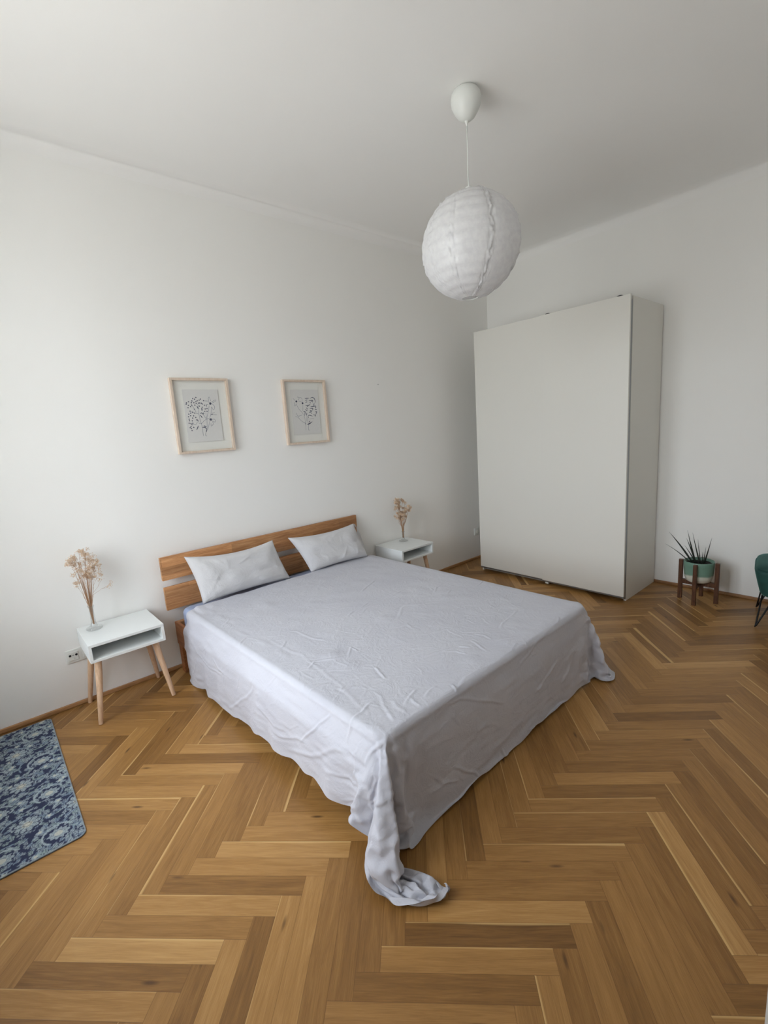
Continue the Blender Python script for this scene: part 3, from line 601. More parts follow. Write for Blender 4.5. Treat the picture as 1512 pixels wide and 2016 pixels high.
[-14,-130,-12,3,0,4,6,0,-1,-9,0,1,-1,0,-2,6,-1,0,-2,1,0,-5,0,-2,6,0,1,-10,-1,-1,10,1,-1,-8,0,0,10,0,0,-10,-1,1,4,1,-1,4,1,0,-9,-2,1,5,1,-1,0,0,1,0,-1,0,0,1,0,0,1,0,0,-2,0,0,1,0,0,0,0,1,0,0,-2,0,0,1,0,0,0,0,0,1,0,0,-2,1,0,2,-1,0,-2,-1,-1,1,2,1,1,-2,1,-1,2,-2,0,-2,2,-1,2,1,2,-2,-2,-1,2,-2,0,-2,2,0,1,0,-1,0,6,1,0,-12,1,0,6,-1,0,0,0,0,0,0,0,0,0,0,0,0,1,0,0,-1,0,1,0,0,4,0,0,-4,-1,-1,0,3,3,-6,-4,-3,12,3,1],
[-22,-130,1,-1,1,1,-2,-2,1,4,1,-3,1,-1,2,0,1,-1,3,1,0,-1,-2,-1,-8,1,1,12,-1,0,-9,2,0,6,-2,0,-8,1,0,10,0,-2,-6,0,2,-1,-1,-1,1,1,2,0,0,-2,-1,-1,0,-1,1,1,1,0,1,0,0,-1,0,0,0,0,0,0,0,0,0,0,1,0,0,-2,0,0,2,0,1,-1,0,-2,-1,0,2,1,0,-2,0,0,2,1,0,-1,-2,0,-1,2,0,2,-2,0,-2,2,0,2,-2,-2,-1,2,5,0,-2,-4,0,1,1,-1,1,1,2,-2,-5,-1,2,7,0,-2,-3,0,0,0,0,2,0,0,0,0,0,-1,0,8,0,1,-15,0,-2,5,-1,1,5,2,0,0,-1,1,-10,-1,-2,11,2,1,1,-1,0],
[39,-129,3,-9,-1,-1,5,1,0,6,0,3,0,0,-2,-1,0,0,-6,-1,0,-2,1,1,6,0,-1,-6,0,0,4,0,0,0,0,0,9,-1,-2,-10,1,2,6,0,-2,-4,0,2,3,-1,-2,-5,1,3,2,-1,-1,2,2,2,0,-2,-3,0,1,1,0,1,0,0,-2,0,0,1,0,0,0,0,1,1,0,-1,-1,0,0,-1,0,0,2,0,0,-1,0,0,-1,0,-1,1,0,1,0,5,2,0,-10,-4,1,5,3,-2,0,-1,2,-1,0,-2,-2,-1,2,13,1,-1,-16,1,-1,6,-1,2,-1,0,-2,2,0,1,-1,0,1,0,0,-2,0,0,1,0,0,0,-1,-6,1,0,14,-1,3,-15,0,-2,5,-1,0,12,2,0,8,2,2,-6,-1,-1,-11,-1,0],
[22,-130,35,10,1,-3,-7,0,0,-17,-2,-3,10,2,4,-6,-2,-2,14,4,2,2,-3,0,-15,-1,0,8,1,-1,-6,-2,3,5,4,-1,13,-6,-7,-18,6,12,-2,-1,-1,11,-3,-6,-1,1,1,5,0,-2,-6,0,4,-2,-1,4,3,3,-4,0,-1,-1,0,0,1,-1,1,0,-1,-1,0,2,-1,1,-2,1,0,2,0,-3,-1,1,2,0,-1,0,-1,-1,0,1,2,0,1,-2,6,-1,2,-17,-1,-1,16,2,-1,-5,-1,2,6,-1,-2,-12,1,2,10,1,-2,-14,-2,2,16,1,-1,-7,1,-1,0,-1,1,3,0,0,-2,0,-1,0,0,1,1,4,1,-2,-8,0,-1,10,-1,3,14,12,5,7,-4,-2,-18,-8,-3,-15,-2,-2,-9,-1,0,21,0,2,-26,-4,-1],
[-74,-71,33,4,-2,-2,-4,-21,-10,14,18,11,-9,0,-1,6,3,1,-15,-3,0,8,2,0,-4,12,1,7,-9,0,21,-10,-15,-13,2,10,-23,9,9,9,-3,-9,1,-2,3,-1,3,1,1,1,0,3,1,-4,-9,-5,4,-4,-1,5,7,5,11,6,8,-13,-8,-12,-3,3,4,1,1,0,3,-2,2,-8,2,-3,5,-1,1,1,-1,0,-1,2,0,0,-1,0,1,0,0,0,0,0,-8,0,0,13,-1,0,-4,1,0,-4,0,0,-4,1,0,12,-2,0,-10,1,0,8,0,-1,-3,1,2,-1,-2,-1,0,0,0,1,2,-1,-2,-1,0,2,7,-4,-1,-15,9,-18,-1,12,16,25,-3,11,-51,-20,-16,16,11,4,43,-19,13,-35,49,1,26,-60,-6,-28,14,-6,28,14,0],
[-35,-20,18,8,-12,-8,-20,48,15,11,-39,-8,0,-2,-1,2,-1,1,0,-2,-2,3,0,-1,15,-6,-1,4,11,-5,-46,5,21,23,-1,-11,2,-2,0,13,-2,-5,-9,4,1,-2,0,3,6,6,-7,-25,-15,15,9,9,-10,19,5,-12,-23,-14,26,10,-2,-2,0,15,-8,-2,-3,0,2,-1,-4,0,-1,6,1,1,-5,-2,-1,3,1,0,-1,0,-1,0,0,2,0,0,-1,-2,0,1,3,0,-2,-1,0,1,-3,0,0,6,0,0,-3,-1,0,-1,2,0,1,-2,0,0,2,1,-2,-2,-2,2,1,1,0,1,1,-1,-1,-1,0,-1,-4,0,0,7,-4,-14,14,-11,60,-18,42,-90,-10,-31,84,14,16,-58,-10,-5,-28,41,-12,70,-63,0,-46,77,6,36,-25,3,-3,-16,-1],
[-29,-40,-2,-4,4,3,47,-13,-20,-51,8,18,15,3,-3,0,0,1,6,8,-1,-17,-13,2,4,3,0,-22,-11,7,31,18,-9,-10,-4,2,-1,-2,0,-2,-3,3,10,5,-6,3,2,-2,-34,-18,16,8,20,-13,56,2,-18,-55,-21,33,17,33,-38,-9,-28,28,15,6,-1,-6,-2,0,-2,3,-2,1,0,2,-1,-1,-1,1,1,-1,1,1,0,-3,-1,0,3,0,-1,-1,0,2,0,0,-2,0,0,1,1,0,1,-2,1,-3,1,-1,2,0,1,1,0,-1,-1,1,1,-1,-1,-2,2,-1,2,-2,1,-1,1,0,0,-1,-1,1,1,1,4,-4,-4,-2,3,12,-18,17,-11,8,-10,17,7,4,-56,10,-17,98,-12,12,-63,-4,0,-31,4,-6,47,-1,-2,-28,14,2,11,-1,1],
[26,-38,-37,9,11,-1,-39,-37,13,57,45,-18,-24,-14,7,0,-2,-1,-10,-10,3,0,8,-3,-6,1,1,21,10,0,-2,-9,0,-9,-6,0,1,2,-1,-6,-5,0,9,4,2,-34,-7,7,16,21,-13,65,-12,-11,-64,-17,33,21,65,-47,0,-54,26,-7,2,1,-2,6,3,5,-2,-1,0,1,2,-3,-3,-1,2,3,-1,-1,-2,0,1,1,0,1,0,0,-1,1,0,0,-2,0,0,1,1,0,1,-1,0,-1,0,0,0,1,0,-1,-1,1,1,0,-2,0,-1,1,0,2,0,1,-1,1,-1,1,-1,1,-2,-1,-1,1,0,1,0,1,0,0,-2,-3,-2,-6,5,8,1,-6,-4,61,0,16,-82,-29,-13,-11,51,-10,101,-26,9,-62,14,0,10,10,7,-11,-21,-13,-16,-25,7],
[33,-29,-39,0,1,0,11,11,6,-27,-35,-3,16,28,-3,3,2,0,-30,-5,-1,42,11,4,-6,-10,-1,-13,-4,-2,-5,-6,1,6,5,0,-1,-4,0,3,2,0,-37,3,4,25,16,-9,63,-25,-5,-60,-3,21,25,48,-34,-29,-30,18,15,-24,12,3,21,-11,-5,1,1,-1,10,-1,1,-24,5,2,17,-3,-1,-9,1,0,7,1,0,-8,-1,0,6,0,0,-3,0,0,4,0,0,-4,0,-1,5,-1,2,-8,2,-1,2,0,0,5,-1,0,-5,0,1,2,0,-2,0,1,1,0,-2,0,0,1,0,0,1,0,-2,-1,1,3,1,-3,-4,-1,-1,1,2,20,-20,16,-11,20,-16,-35,9,-11,75,25,17,-82,-72,-5,15,47,-6,76,1,13,-101,-22,-12,29,23,6,70,-11,18],
[32,-32,-38,-2,0,2,-3,11,-2,3,5,2,-5,-19,0,-7,0,0,28,5,1,-24,-5,-3,-11,-2,1,30,3,-1,-13,-4,2,0,-2,-2,-7,7,2,-9,24,-3,22,-26,2,48,-16,-5,-52,16,7,12,28,-16,-48,-6,7,61,-30,5,-21,15,0,-8,-14,4,5,19,-5,3,-12,2,-2,-1,0,0,6,0,1,-3,1,0,1,-2,-1,-1,2,0,1,-1,0,1,0,0,-3,0,0,4,1,1,-7,0,-2,9,-2,2,-2,0,-2,-5,2,1,6,-1,0,-4,1,1,0,-2,-1,7,1,-1,-10,1,1,3,-1,1,2,0,-2,-3,0,-3,8,1,5,-8,-2,-9,-6,5,4,25,-5,1,-23,3,54,-8,15,-50,38,-18,-54,-62,3,55,37,-5,53,22,9,-59,-30,-5,-63,41,-2],
[-7,-5,-36,-11,0,2,-6,-1,1,20,-1,-2,-1,2,0,2,-2,-1,2,0,0,-1,-6,2,14,-3,-2,-39,4,2,10,11,-1,-1,4,0,2,8,-2,22,-35,4,32,17,-12,-41,11,5,-2,-5,4,-25,25,-10,15,-31,11,20,-15,1,-10,23,-3,-7,-10,0,7,0,2,-3,11,-2,-1,-10,1,4,1,0,-2,2,0,2,-3,1,-2,9,-2,0,-6,2,0,-1,-1,0,2,0,0,-1,0,0,-2,0,0,3,1,0,-2,-1,0,3,-1,0,-4,2,0,1,-1,0,2,1,0,-5,0,1,9,-2,-2,-4,1,1,-2,0,1,-1,1,-4,5,-2,2,2,2,15,9,2,-4,-58,15,-7,50,-19,-44,2,-11,93,16,25,-51,-33,-14,-70,1,0,75,2,-2,-1,-10,33,-8,20,-44],
[-32,-4,-33,8,1,0,4,1,-1,-19,-5,3,16,-12,-1,-7,1,2,-5,6,-1,-13,12,-2,-8,24,0,23,-26,1,4,-5,-1,-1,0,1,17,-18,2,20,21,-11,-33,12,3,-9,-22,10,-5,47,-20,-13,-34,15,32,-2,0,-9,-15,1,0,18,-1,-3,-8,1,-7,20,-2,10,-42,5,2,37,-8,-5,-9,4,3,0,0,-1,-8,0,-1,7,1,0,-3,-1,0,4,1,0,-5,-2,0,6,1,0,-6,1,0,0,-2,0,8,1,1,-5,2,-2,1,-2,1,-1,0,0,4,-1,0,-6,1,0,1,1,1,-1,-2,-1,1,3,-1,7,-3,0,-11,2,1,4,-1,-1,16,-1,-2,-50,13,-10,62,-19,11,-36,9,47,-6,9,-40,57,-10,-5,-76,-3,-56,29,4,98,39,-14,-82,-78,38],
[-38,-35,-13,-12,3,6,53,-14,-27,-23,4,20,-42,12,3,9,4,-2,-4,12,-2,16,-15,3,27,-34,1,-14,25,0,-18,8,-3,18,-10,3,23,17,-14,-30,-2,8,-11,-25,13,9,47,-22,-18,-22,11,16,-9,2,4,-2,1,-2,4,1,-8,-20,-3,14,17,1,-6,-3,1,1,24,-2,-9,-35,1,8,16,0,1,-10,0,-1,14,1,-1,-9,-2,0,5,2,-1,-1,-1,2,-1,0,-1,0,0,0,1,0,0,5,0,0,-16,1,0,7,-1,1,6,1,-1,-4,-2,0,4,2,0,-4,-1,-1,3,-1,1,-4,2,0,6,-2,0,-5,3,-2,-3,-3,3,7,1,-4,-2,0,-8,-10,5,53,-6,12,-40,20,-18,-55,7,-13,108,10,26,-59,-15,-11,-4,-53,-6,-25,44,1,61,41,-2],
[-41,-43,-1,19,-11,-6,-12,10,-3,-49,50,-1,50,-59,6,-7,7,5,11,-10,3,-6,9,-2,-21,17,-1,34,-24,-6,-10,5,8,25,14,-13,-31,1,7,-9,-20,10,10,35,-18,-41,0,8,50,-29,2,-5,5,2,-10,-2,-1,-1,-6,1,-8,-9,5,21,49,-12,1,-61,10,-23,46,-8,11,-17,4,4,-1,0,-3,3,1,1,-7,-2,-1,5,2,0,1,0,1,-3,-1,-2,3,-1,2,0,1,-1,0,0,0,-8,1,0,8,-1,0,5,0,0,-14,1,0,11,-1,0,1,-1,0,-3,1,1,-4,1,-1,6,-2,-1,-4,2,1,1,0,-3,-4,-2,5,7,1,-4,-2,0,2,9,1,0,-48,12,-17,62,-20,25,-41,11,13,10,-1,-7,64,3,-8,-68,-7,-45,-30,-5,58,88,2],
[-31,-49,-8,15,-6,-9,-51,56,-9,78,-98,30,-82,85,-16,32,-24,5,9,-18,0,15,-11,-2,22,-2,-5,-58,24,11,62,0,-14,-39,4,5,-9,-24,12,14,29,-14,-57,16,0,77,-41,4,-48,19,3,34,-11,0,-12,-1,0,-17,-11,2,33,24,-6,-19,-32,7,-3,40,-8,-1,-15,3,9,-1,1,-4,-5,1,1,0,-1,1,4,1,-2,1,-1,0,-3,0,0,0,1,0,1,-2,-1,1,1,2,-2,0,-1,5,0,0,-4,0,0,2,0,0,-4,2,0,1,-3,0,-1,2,0,3,-1,0,-2,0,0,-4,0,1,10,0,-1,-9,1,4,-4,1,-12,13,-4,8,0,1,13,7,3,-33,-46,7,60,40,0,-41,-8,-8,-52,20,-13,105,-29,18,-67,60,5,25,-54,-10,-17,-45,-18],
[-21,-56,-11,-2,32,-36,35,-66,57,-52,38,-17,22,-5,-1,-26,20,-12,54,-26,4,-15,10,3,-43,-5,6,55,7,-7,-25,4,-1,-3,-11,6,1,4,-2,-32,39,-12,27,-40,14,9,-5,-3,14,-4,4,-49,12,-2,56,-8,-1,-24,8,2,-15,-22,-2,15,21,-1,-6,4,0,1,-5,1,7,3,0,-2,-5,0,-2,-6,0,1,6,1,-2,2,-1,2,-4,1,-1,1,-1,0,6,-2,0,-7,3,0,1,-1,0,-3,1,0,7,-2,0,-8,3,0,16,-2,0,-16,0,0,6,0,1,-3,-1,-2,5,2,1,-5,-1,0,-7,0,0,11,1,1,-2,-1,-3,8,0,1,-14,0,11,19,1,-33,-33,3,37,1,5,-34,51,-18,70,-59,31,-88,25,-35,73,21,9,-39,21,19,14,-75,-25],
[8,-58,-30,1,-1,1,-2,1,4,-39,33,-19,39,-29,13,31,-33,12,-45,34,-6,36,3,-19,8,5,14,-30,-15,1,-12,-18,10,15,31,-19,-16,33,-6,-22,-44,17,67,-3,-6,-47,14,5,25,-18,-2,-12,8,0,19,-8,3,-10,9,-2,-17,-5,-4,9,-7,5,-4,17,-4,6,-7,3,4,8,-1,-5,-12,0,1,0,1,1,7,-1,0,-11,0,-2,16,1,2,-12,-1,-1,2,-1,0,3,2,0,1,-2,0,-1,1,0,-1,1,0,0,-1,0,-6,1,1,10,-2,-1,-3,2,-1,-1,-1,2,2,0,-1,-10,-1,-1,18,1,-1,-22,3,3,18,-6,-2,-3,4,2,-8,-1,6,18,1,-24,-20,1,3,-3,7,62,-5,-3,-65,12,-12,25,-1,13,-21,3,-8,51,36,12,-47,-14,-12],
[26,-71,-1,-19,9,-19,10,-11,34,0,12,-32,66,-8,16,-83,-2,-8,20,0,10,-14,-1,13,35,9,-28,-16,-9,15,0,52,-20,1,-50,20,-18,8,-1,12,-11,2,7,2,-2,11,-6,0,-12,8,1,-1,-1,-1,10,-10,2,-3,12,-1,-12,-5,-2,2,-7,1,-1,15,0,3,-5,-1,5,2,2,-3,-6,-1,2,4,0,-1,-6,1,-1,6,-1,0,-5,1,-1,13,-1,2,-9,-1,-1,-1,1,0,0,0,0,-1,1,0,-1,-2,0,6,2,0,-7,1,-1,13,-3,2,-11,1,-1,1,0,0,1,0,0,1,0,0,2,0,-2,-15,1,2,19,-1,-3,-19,1,7,19,-3,-1,6,3,3,-10,-1,-8,-39,9,-20,37,-5,22,30,-13,53,-30,27,-49,-2,-5,-20,-19,-37,26,50,40],
[18,-68,-15,-7,13,50,-12,-7,-118,55,-24,100,-27,28,-53,-22,-4,11,29,3,9,-12,19,-5,-36,-61,14,35,77,-26,-9,-40,18,2,4,0,-14,-3,1,15,-6,-1,20,-10,1,-19,14,0,-4,1,-1,9,-3,2,-2,-17,3,10,25,-8,-4,-6,5,-23,-15,-5,11,16,3,8,-5,0,-3,9,-1,0,-12,2,0,4,-1,1,-6,2,0,11,-3,-1,-3,2,0,-2,-1,0,-9,-1,0,18,2,-1,-11,-2,2,2,2,-1,1,-2,0,-2,3,1,4,-2,-1,-16,0,-1,22,0,2,-7,0,-1,-5,0,0,5,-1,-1,0,2,-2,-5,2,2,4,-6,2,-7,4,-6,22,0,14,-18,-2,-19,-1,2,9,-23,5,-14,55,-3,24,-57,-4,-13,33,1,59,0,12,-53,2,-9,-2,10,4],
[44,-63,17,5,0,-6,-51,0,7,84,0,-12,-81,16,-26,94,-25,59,-56,55,-48,-52,-75,30,92,56,-17,-47,-14,12,13,-13,2,-11,12,0,-16,-20,1,72,9,2,-97,20,-4,39,-19,11,34,-25,-24,24,8,20,-54,37,-6,-12,-35,-9,7,7,10,23,10,-3,-9,-6,1,-1,2,0,-1,5,-1,3,-5,1,-1,2,2,0,-6,-2,-2,0,0,2,4,2,-1,1,-2,-1,5,-2,2,-12,2,-1,8,0,0,-1,0,0,-2,0,0,2,1,0,-2,1,0,8,-3,1,-18,1,-2,14,-1,1,1,2,-1,-11,-1,2,13,0,2,-6,1,-19,17,6,27,-37,-15,-12,25,9,5,1,-1,3,-7,1,-31,-21,5,58,15,-2,-65,4,-2,22,14,-6,17,-5,-1,43,-1,25,-60,-28,-16],
[40,-50,20,5,-1,-25,-13,-11,36,-22,41,-62,76,-45,78,-85,81,-59,24,-133,57,61,116,-36,-99,8,19,87,-120,-27,-32,62,21,-55,22,-4,74,-9,2,-12,-15,0,12,-2,9,-63,13,-17,27,12,19,18,-27,-2,0,-20,-22,13,30,9,-17,-4,5,10,8,-3,9,-26,9,-30,26,-11,1,6,2,13,-11,2,-1,-3,0,1,4,2,-2,-7,-3,-1,9,2,2,-10,0,-1,6,-2,0,10,0,0,-15,1,0,6,1,0,-4,-2,1,7,3,-2,-4,-1,2,-4,-2,-2,10,1,1,-7,0,1,-8,0,-1,14,-1,0,-3,1,-4,-2,3,6,2,-5,-6,-3,3,6,-1,-1,-2,6,-1,10,0,2,-27,-9,0,29,-25,10,-34,75,-13,45,-85,-1,-20,34,9,-43,24,4,39,-22,-2],
[41,-40,22,-28,-19,-31,60,48,20,-22,-27,31,-79,-17,11,118,6,-32,-32,80,-31,-79,-67,-16,92,-71,62,-106,147,4,85,-82,-28,56,-23,-8,-60,24,21,-40,15,-3,6,-17,8,81,0,-14,-102,18,18,87,-39,-28,-27,29,20,-48,-23,1,59,21,-12,-13,16,8,-4,-45,-1,-6,27,0,-6,5,-1,11,-5,1,-3,-7,2,2,9,-2,-1,-1,0,-1,-2,2,0,1,-3,0,4,-1,0,-14,3,0,16,-2,0,-12,2,0,11,-1,0,-13,0,0,12,3,0,-7,-5,0,3,2,1,-2,0,-2,1,1,1,-1,-2,1,2,1,-8,1,5,12,1,-9,-10,3,5,9,-24,-2,-6,27,1,18,-2,2,-29,-7,-5,16,-35,15,8,37,-12,-45,44,3,40,-74,-13,-17,19,22,75,10,8],
[51,-35,7,-3,-3,-3,5,8,4,-36,-20,25,69,48,-76,-52,-63,84,-5,23,-73,68,18,77,-72,65,-70,-11,-107,-1,55,7,36,-82,50,18,79,-24,-34,-25,-11,23,42,16,-25,-47,-1,20,47,-13,-9,-36,4,4,0,2,1,19,8,0,-23,-11,-2,4,-11,2,0,39,-1,34,-51,10,-60,37,-21,33,-4,10,-4,-11,3,4,5,-1,-4,0,-2,2,1,3,-2,-1,-1,2,-4,-4,-2,13,3,2,-11,0,-1,-4,1,0,4,-2,0,14,3,0,-18,-1,0,10,-2,0,-5,2,0,-2,-2,0,5,1,1,1,-1,-2,-19,3,-1,28,-1,3,-10,-3,1,-19,5,-6,26,-5,4,-2,2,12,-1,1,-1,-4,2,-34,-38,4,13,36,-6,21,1,-4,-30,26,0,60,-53,14,-25,60,25],
[53,21,-23,-2,-56,24,-23,72,20,54,2,-74,-48,-63,4,22,51,26,-10,6,46,16,-13,-62,-39,-26,-21,84,60,53,-150,-7,-56,96,-27,40,-17,0,14,29,11,-24,-18,-9,15,9,-1,-6,30,-18,-8,-28,24,7,-29,-14,9,53,18,-13,-28,-9,6,2,7,3,-3,-38,-1,-12,48,-7,50,-39,29,-70,49,-46,27,-35,21,6,3,3,0,8,-2,-2,-4,1,2,-3,-1,-1,7,-1,0,-13,1,0,9,0,0,13,0,0,-14,-1,0,-5,3,1,7,0,-2,-5,-4,2,4,2,-1,4,0,0,-2,1,0,-7,-2,0,9,1,-3,-3,1,4,0,-1,-2,-9,0,-2,21,0,2,-27,1,0,27,-2,18,-12,2,-35,-10,-2,65,7,30,-96,-16,-52,75,5,55,-3,39,-31,-65,-53,-15],
[56,0,-9,-1,7,15,3,-13,-23,-45,-52,-4,67,108,66,-34,-47,-140,-23,-23,85,11,23,9,87,-3,4,-60,-4,-12,13,22,27,-27,-10,-48,-13,-4,2,5,-1,13,-16,-3,8,50,-8,-5,-20,14,7,-14,-17,-2,55,25,0,-69,-25,-4,59,43,14,-28,-29,-9,3,-3,0,2,-53,-11,-41,72,-2,49,-20,8,-12,6,3,0,-9,1,-2,4,-4,2,-4,5,-1,4,-3,-1,5,-3,2,-2,4,-1,-1,-2,-1,-3,2,2,-2,-1,-1,4,1,0,-2,0,1,-4,-1,-2,19,1,1,-22,-3,1,8,2,-1,1,-1,0,-9,2,-9,13,1,16,-7,-3,-7,12,1,6,-36,4,-12,59,-7,10,-44,2,-2,16,2,-13,-9,-1,13,-17,2,32,14,19,-48,21,29,5,-7,-46,31,18,-28],
[34,4,-6,6,10,2,-7,-52,-9,9,44,3,-34,-10,-21,34,20,104,17,-4,-125,-30,-7,35,-29,-9,74,13,6,-63,22,3,0,21,0,1,0,3,-10,-5,1,-11,-35,-25,-27,1,31,37,-7,8,6,43,-12,7,-28,-11,-5,32,21,16,-38,-22,-24,9,-8,5,-25,-9,17,36,41,-21,0,-18,8,0,-5,0,-2,6,2,-1,1,0,-1,-2,-1,-1,-5,3,-2,12,-3,4,-8,-3,-1,0,2,-2,-7,1,2,6,2,-2,3,-4,1,-10,5,0,12,-1,0,7,-5,0,-26,3,0,22,0,0,-10,0,1,11,-1,-1,-16,2,-3,14,-1,2,-27,7,1,26,-9,-8,24,1,12,-40,-1,16,16,3,-61,0,11,90,6,-12,-54,-48,-9,14,20,38,-17,40,-60,22,-39,59,-10,27,-35],
[9,24,-15,4,12,4,8,-20,4,5,-3,6,-12,-7,-3,-21,32,-74,22,-34,143,-18,19,-74,24,19,-85,2,-27,112,-21,-12,-60,-1,15,17,-1,7,7,-24,-5,6,93,28,26,-82,-46,14,6,4,-95,-8,45,38,30,-14,3,2,-10,11,-21,-14,2,-12,3,16,36,8,-27,-26,36,20,38,-53,-32,-21,-6,31,6,42,-20,-7,-15,13,0,-4,-5,-2,1,4,3,-6,-1,-3,-3,-2,0,13,-1,2,-2,1,-1,-5,2,1,3,-2,-2,1,3,1,1,0,0,-9,-2,1,13,-1,-2,1,0,1,-11,2,0,-8,-2,1,18,2,-1,-7,-1,-4,-8,4,6,14,-9,-7,-3,5,7,-24,5,-5,45,-9,4,-26,3,14,22,9,-27,-81,35,36,96,-21,-15,-57,-59,-8,23,33,-1,-2,12],
[3,18,-13,3,5,3,7,-4,2,-3,1,-2,21,-37,-11,-21,36,19,-13,20,-24,0,-49,52,-10,43,-22,33,-15,-83,-21,0,117,-3,-5,-43,-10,-1,1,53,-22,-54,-69,24,71,65,23,-71,-86,-1,108,64,-55,-87,-19,40,6,5,4,-2,-34,9,51,46,-19,-69,13,18,21,-21,-15,16,14,-26,16,-18,29,-4,4,9,-2,2,-7,-11,-3,-3,0,2,1,0,-1,-1,-2,0,0,-1,1,-16,6,-3,21,-4,2,-3,-2,0,1,1,1,-8,2,-1,1,1,0,7,-2,-1,-7,3,2,4,-2,-2,4,4,2,-13,-4,-1,8,4,10,-1,5,-15,8,-11,-1,-15,0,7,-1,5,-10,22,0,-10,-30,11,42,24,-24,-35,-29,23,22,58,-21,12,-57,11,-7,-1,35,-28,21,-59,26,0,46],
[3,5,-10,1,2,6,5,-3,-3,-3,-4,5,-24,-13,4,15,-17,-28,-4,45,2,49,20,-25,-83,-55,65,53,21,-25,17,27,-24,-31,-25,24,17,3,-2,-7,6,92,30,-18,-157,-112,6,60,140,10,2,-93,-4,75,33,-9,-76,-60,22,-30,112,-38,8,-58,102,31,9,-79,1,-27,-77,4,21,79,-1,6,22,-9,-6,-17,2,2,-6,0,-2,2,-2,0,0,1,0,1,0,0,-1,1,-1,0,-3,3,-2,2,-2,0,2,0,0,-2,0,0,-1,0,0,3,0,0,-5,1,-17,1,-1,6,1,-6,12,-2,4,26,-3,3,-27,0,-7,0,-9,15,-1,12,-24,18,14,30,-66,-6,-28,49,1,8,5,31,2,-5,-43,-2,-1,-10,41,-8,21,-35,9,-9,9,7,17,0,-2,-26,-10,-5,13]]
D_ = np.cumsum(np.array(COVER, dtype=np.int64).reshape(len(KROWS), len(KCOLS), 3), axis=0)
D_[:, 1] += D_[:, 0]
for i in range(2, len(KCOLS)): D_[:, i] += 2 * D_[:, i - 1] - D_[:, i - 2]
G = D_ / 2000.0 + np.array([-3.6861, -2.3577, 0.0049])
def spread(A, ax, K, total):
    A = np.moveaxis(A, ax, 0); K = np.array(K, float); pos = np.arange(total)
    sl = np.empty_like(A); hd = np.diff(K).reshape((-1,) + (1,) * (A.ndim - 1)); dl = np.diff(A, axis=0) / hd
    sl[0] = dl[0]; sl[-1] = dl[-1]; sl[1:-1] = (dl[:-1] * hd[1:] + dl[1:] * hd[:-1]) / (hd[1:] + hd[:-1])
    i = np.clip(np.searchsorted(K, pos, 'right') - 1, 0, len(K) - 2); sh_ = (-1,) + (1,) * (A.ndim - 1)
    h = (K[i + 1] - K[i]).reshape(sh_); t = ((pos - K[i]) / (K[i + 1] - K[i])).reshape(sh_)
    r = (2 * t ** 3 - 3 * t * t + 1) * A[i] + (t ** 3 - 2 * t * t + t) * h * sl[i] + (-2 * t ** 3 + 3 * t * t) * A[i + 1] + (t ** 3 - t * t) * h * sl[i + 1]
    return np.moveaxis(r, 0, ax)
G = spread(spread(G, 0, KROWS, NVs), 1, KCOLS, NUs)
def refine(A, ax, n):
    A = np.moveaxis(A, ax, 0); m = A.shape[0]
    pos = np.linspace(0, m - 1, (m - 1) * n + 1); i = np.minimum(pos.astype(int), m - 2); t = (pos - i).reshape((-1,) + (1,) * (A.ndim - 1))
    P = np.concatenate([2 * A[:1] - A[1:2], A, 2 * A[-1:] - A[-2:-1]])
    p0, p1, p2, p3 = P[i], P[i + 1], P[i + 2], P[i + 3]
    r = .5 * (2 * p1 + (p2 - p0) * t + (2 * p0 - 5 * p1 + 4 * p2 - p3) * t * t + (3 * p1 - p0 - 3 * p2 + p3) * t ** 3)
    return np.moveaxis(r, 0, ax)
NS = 6
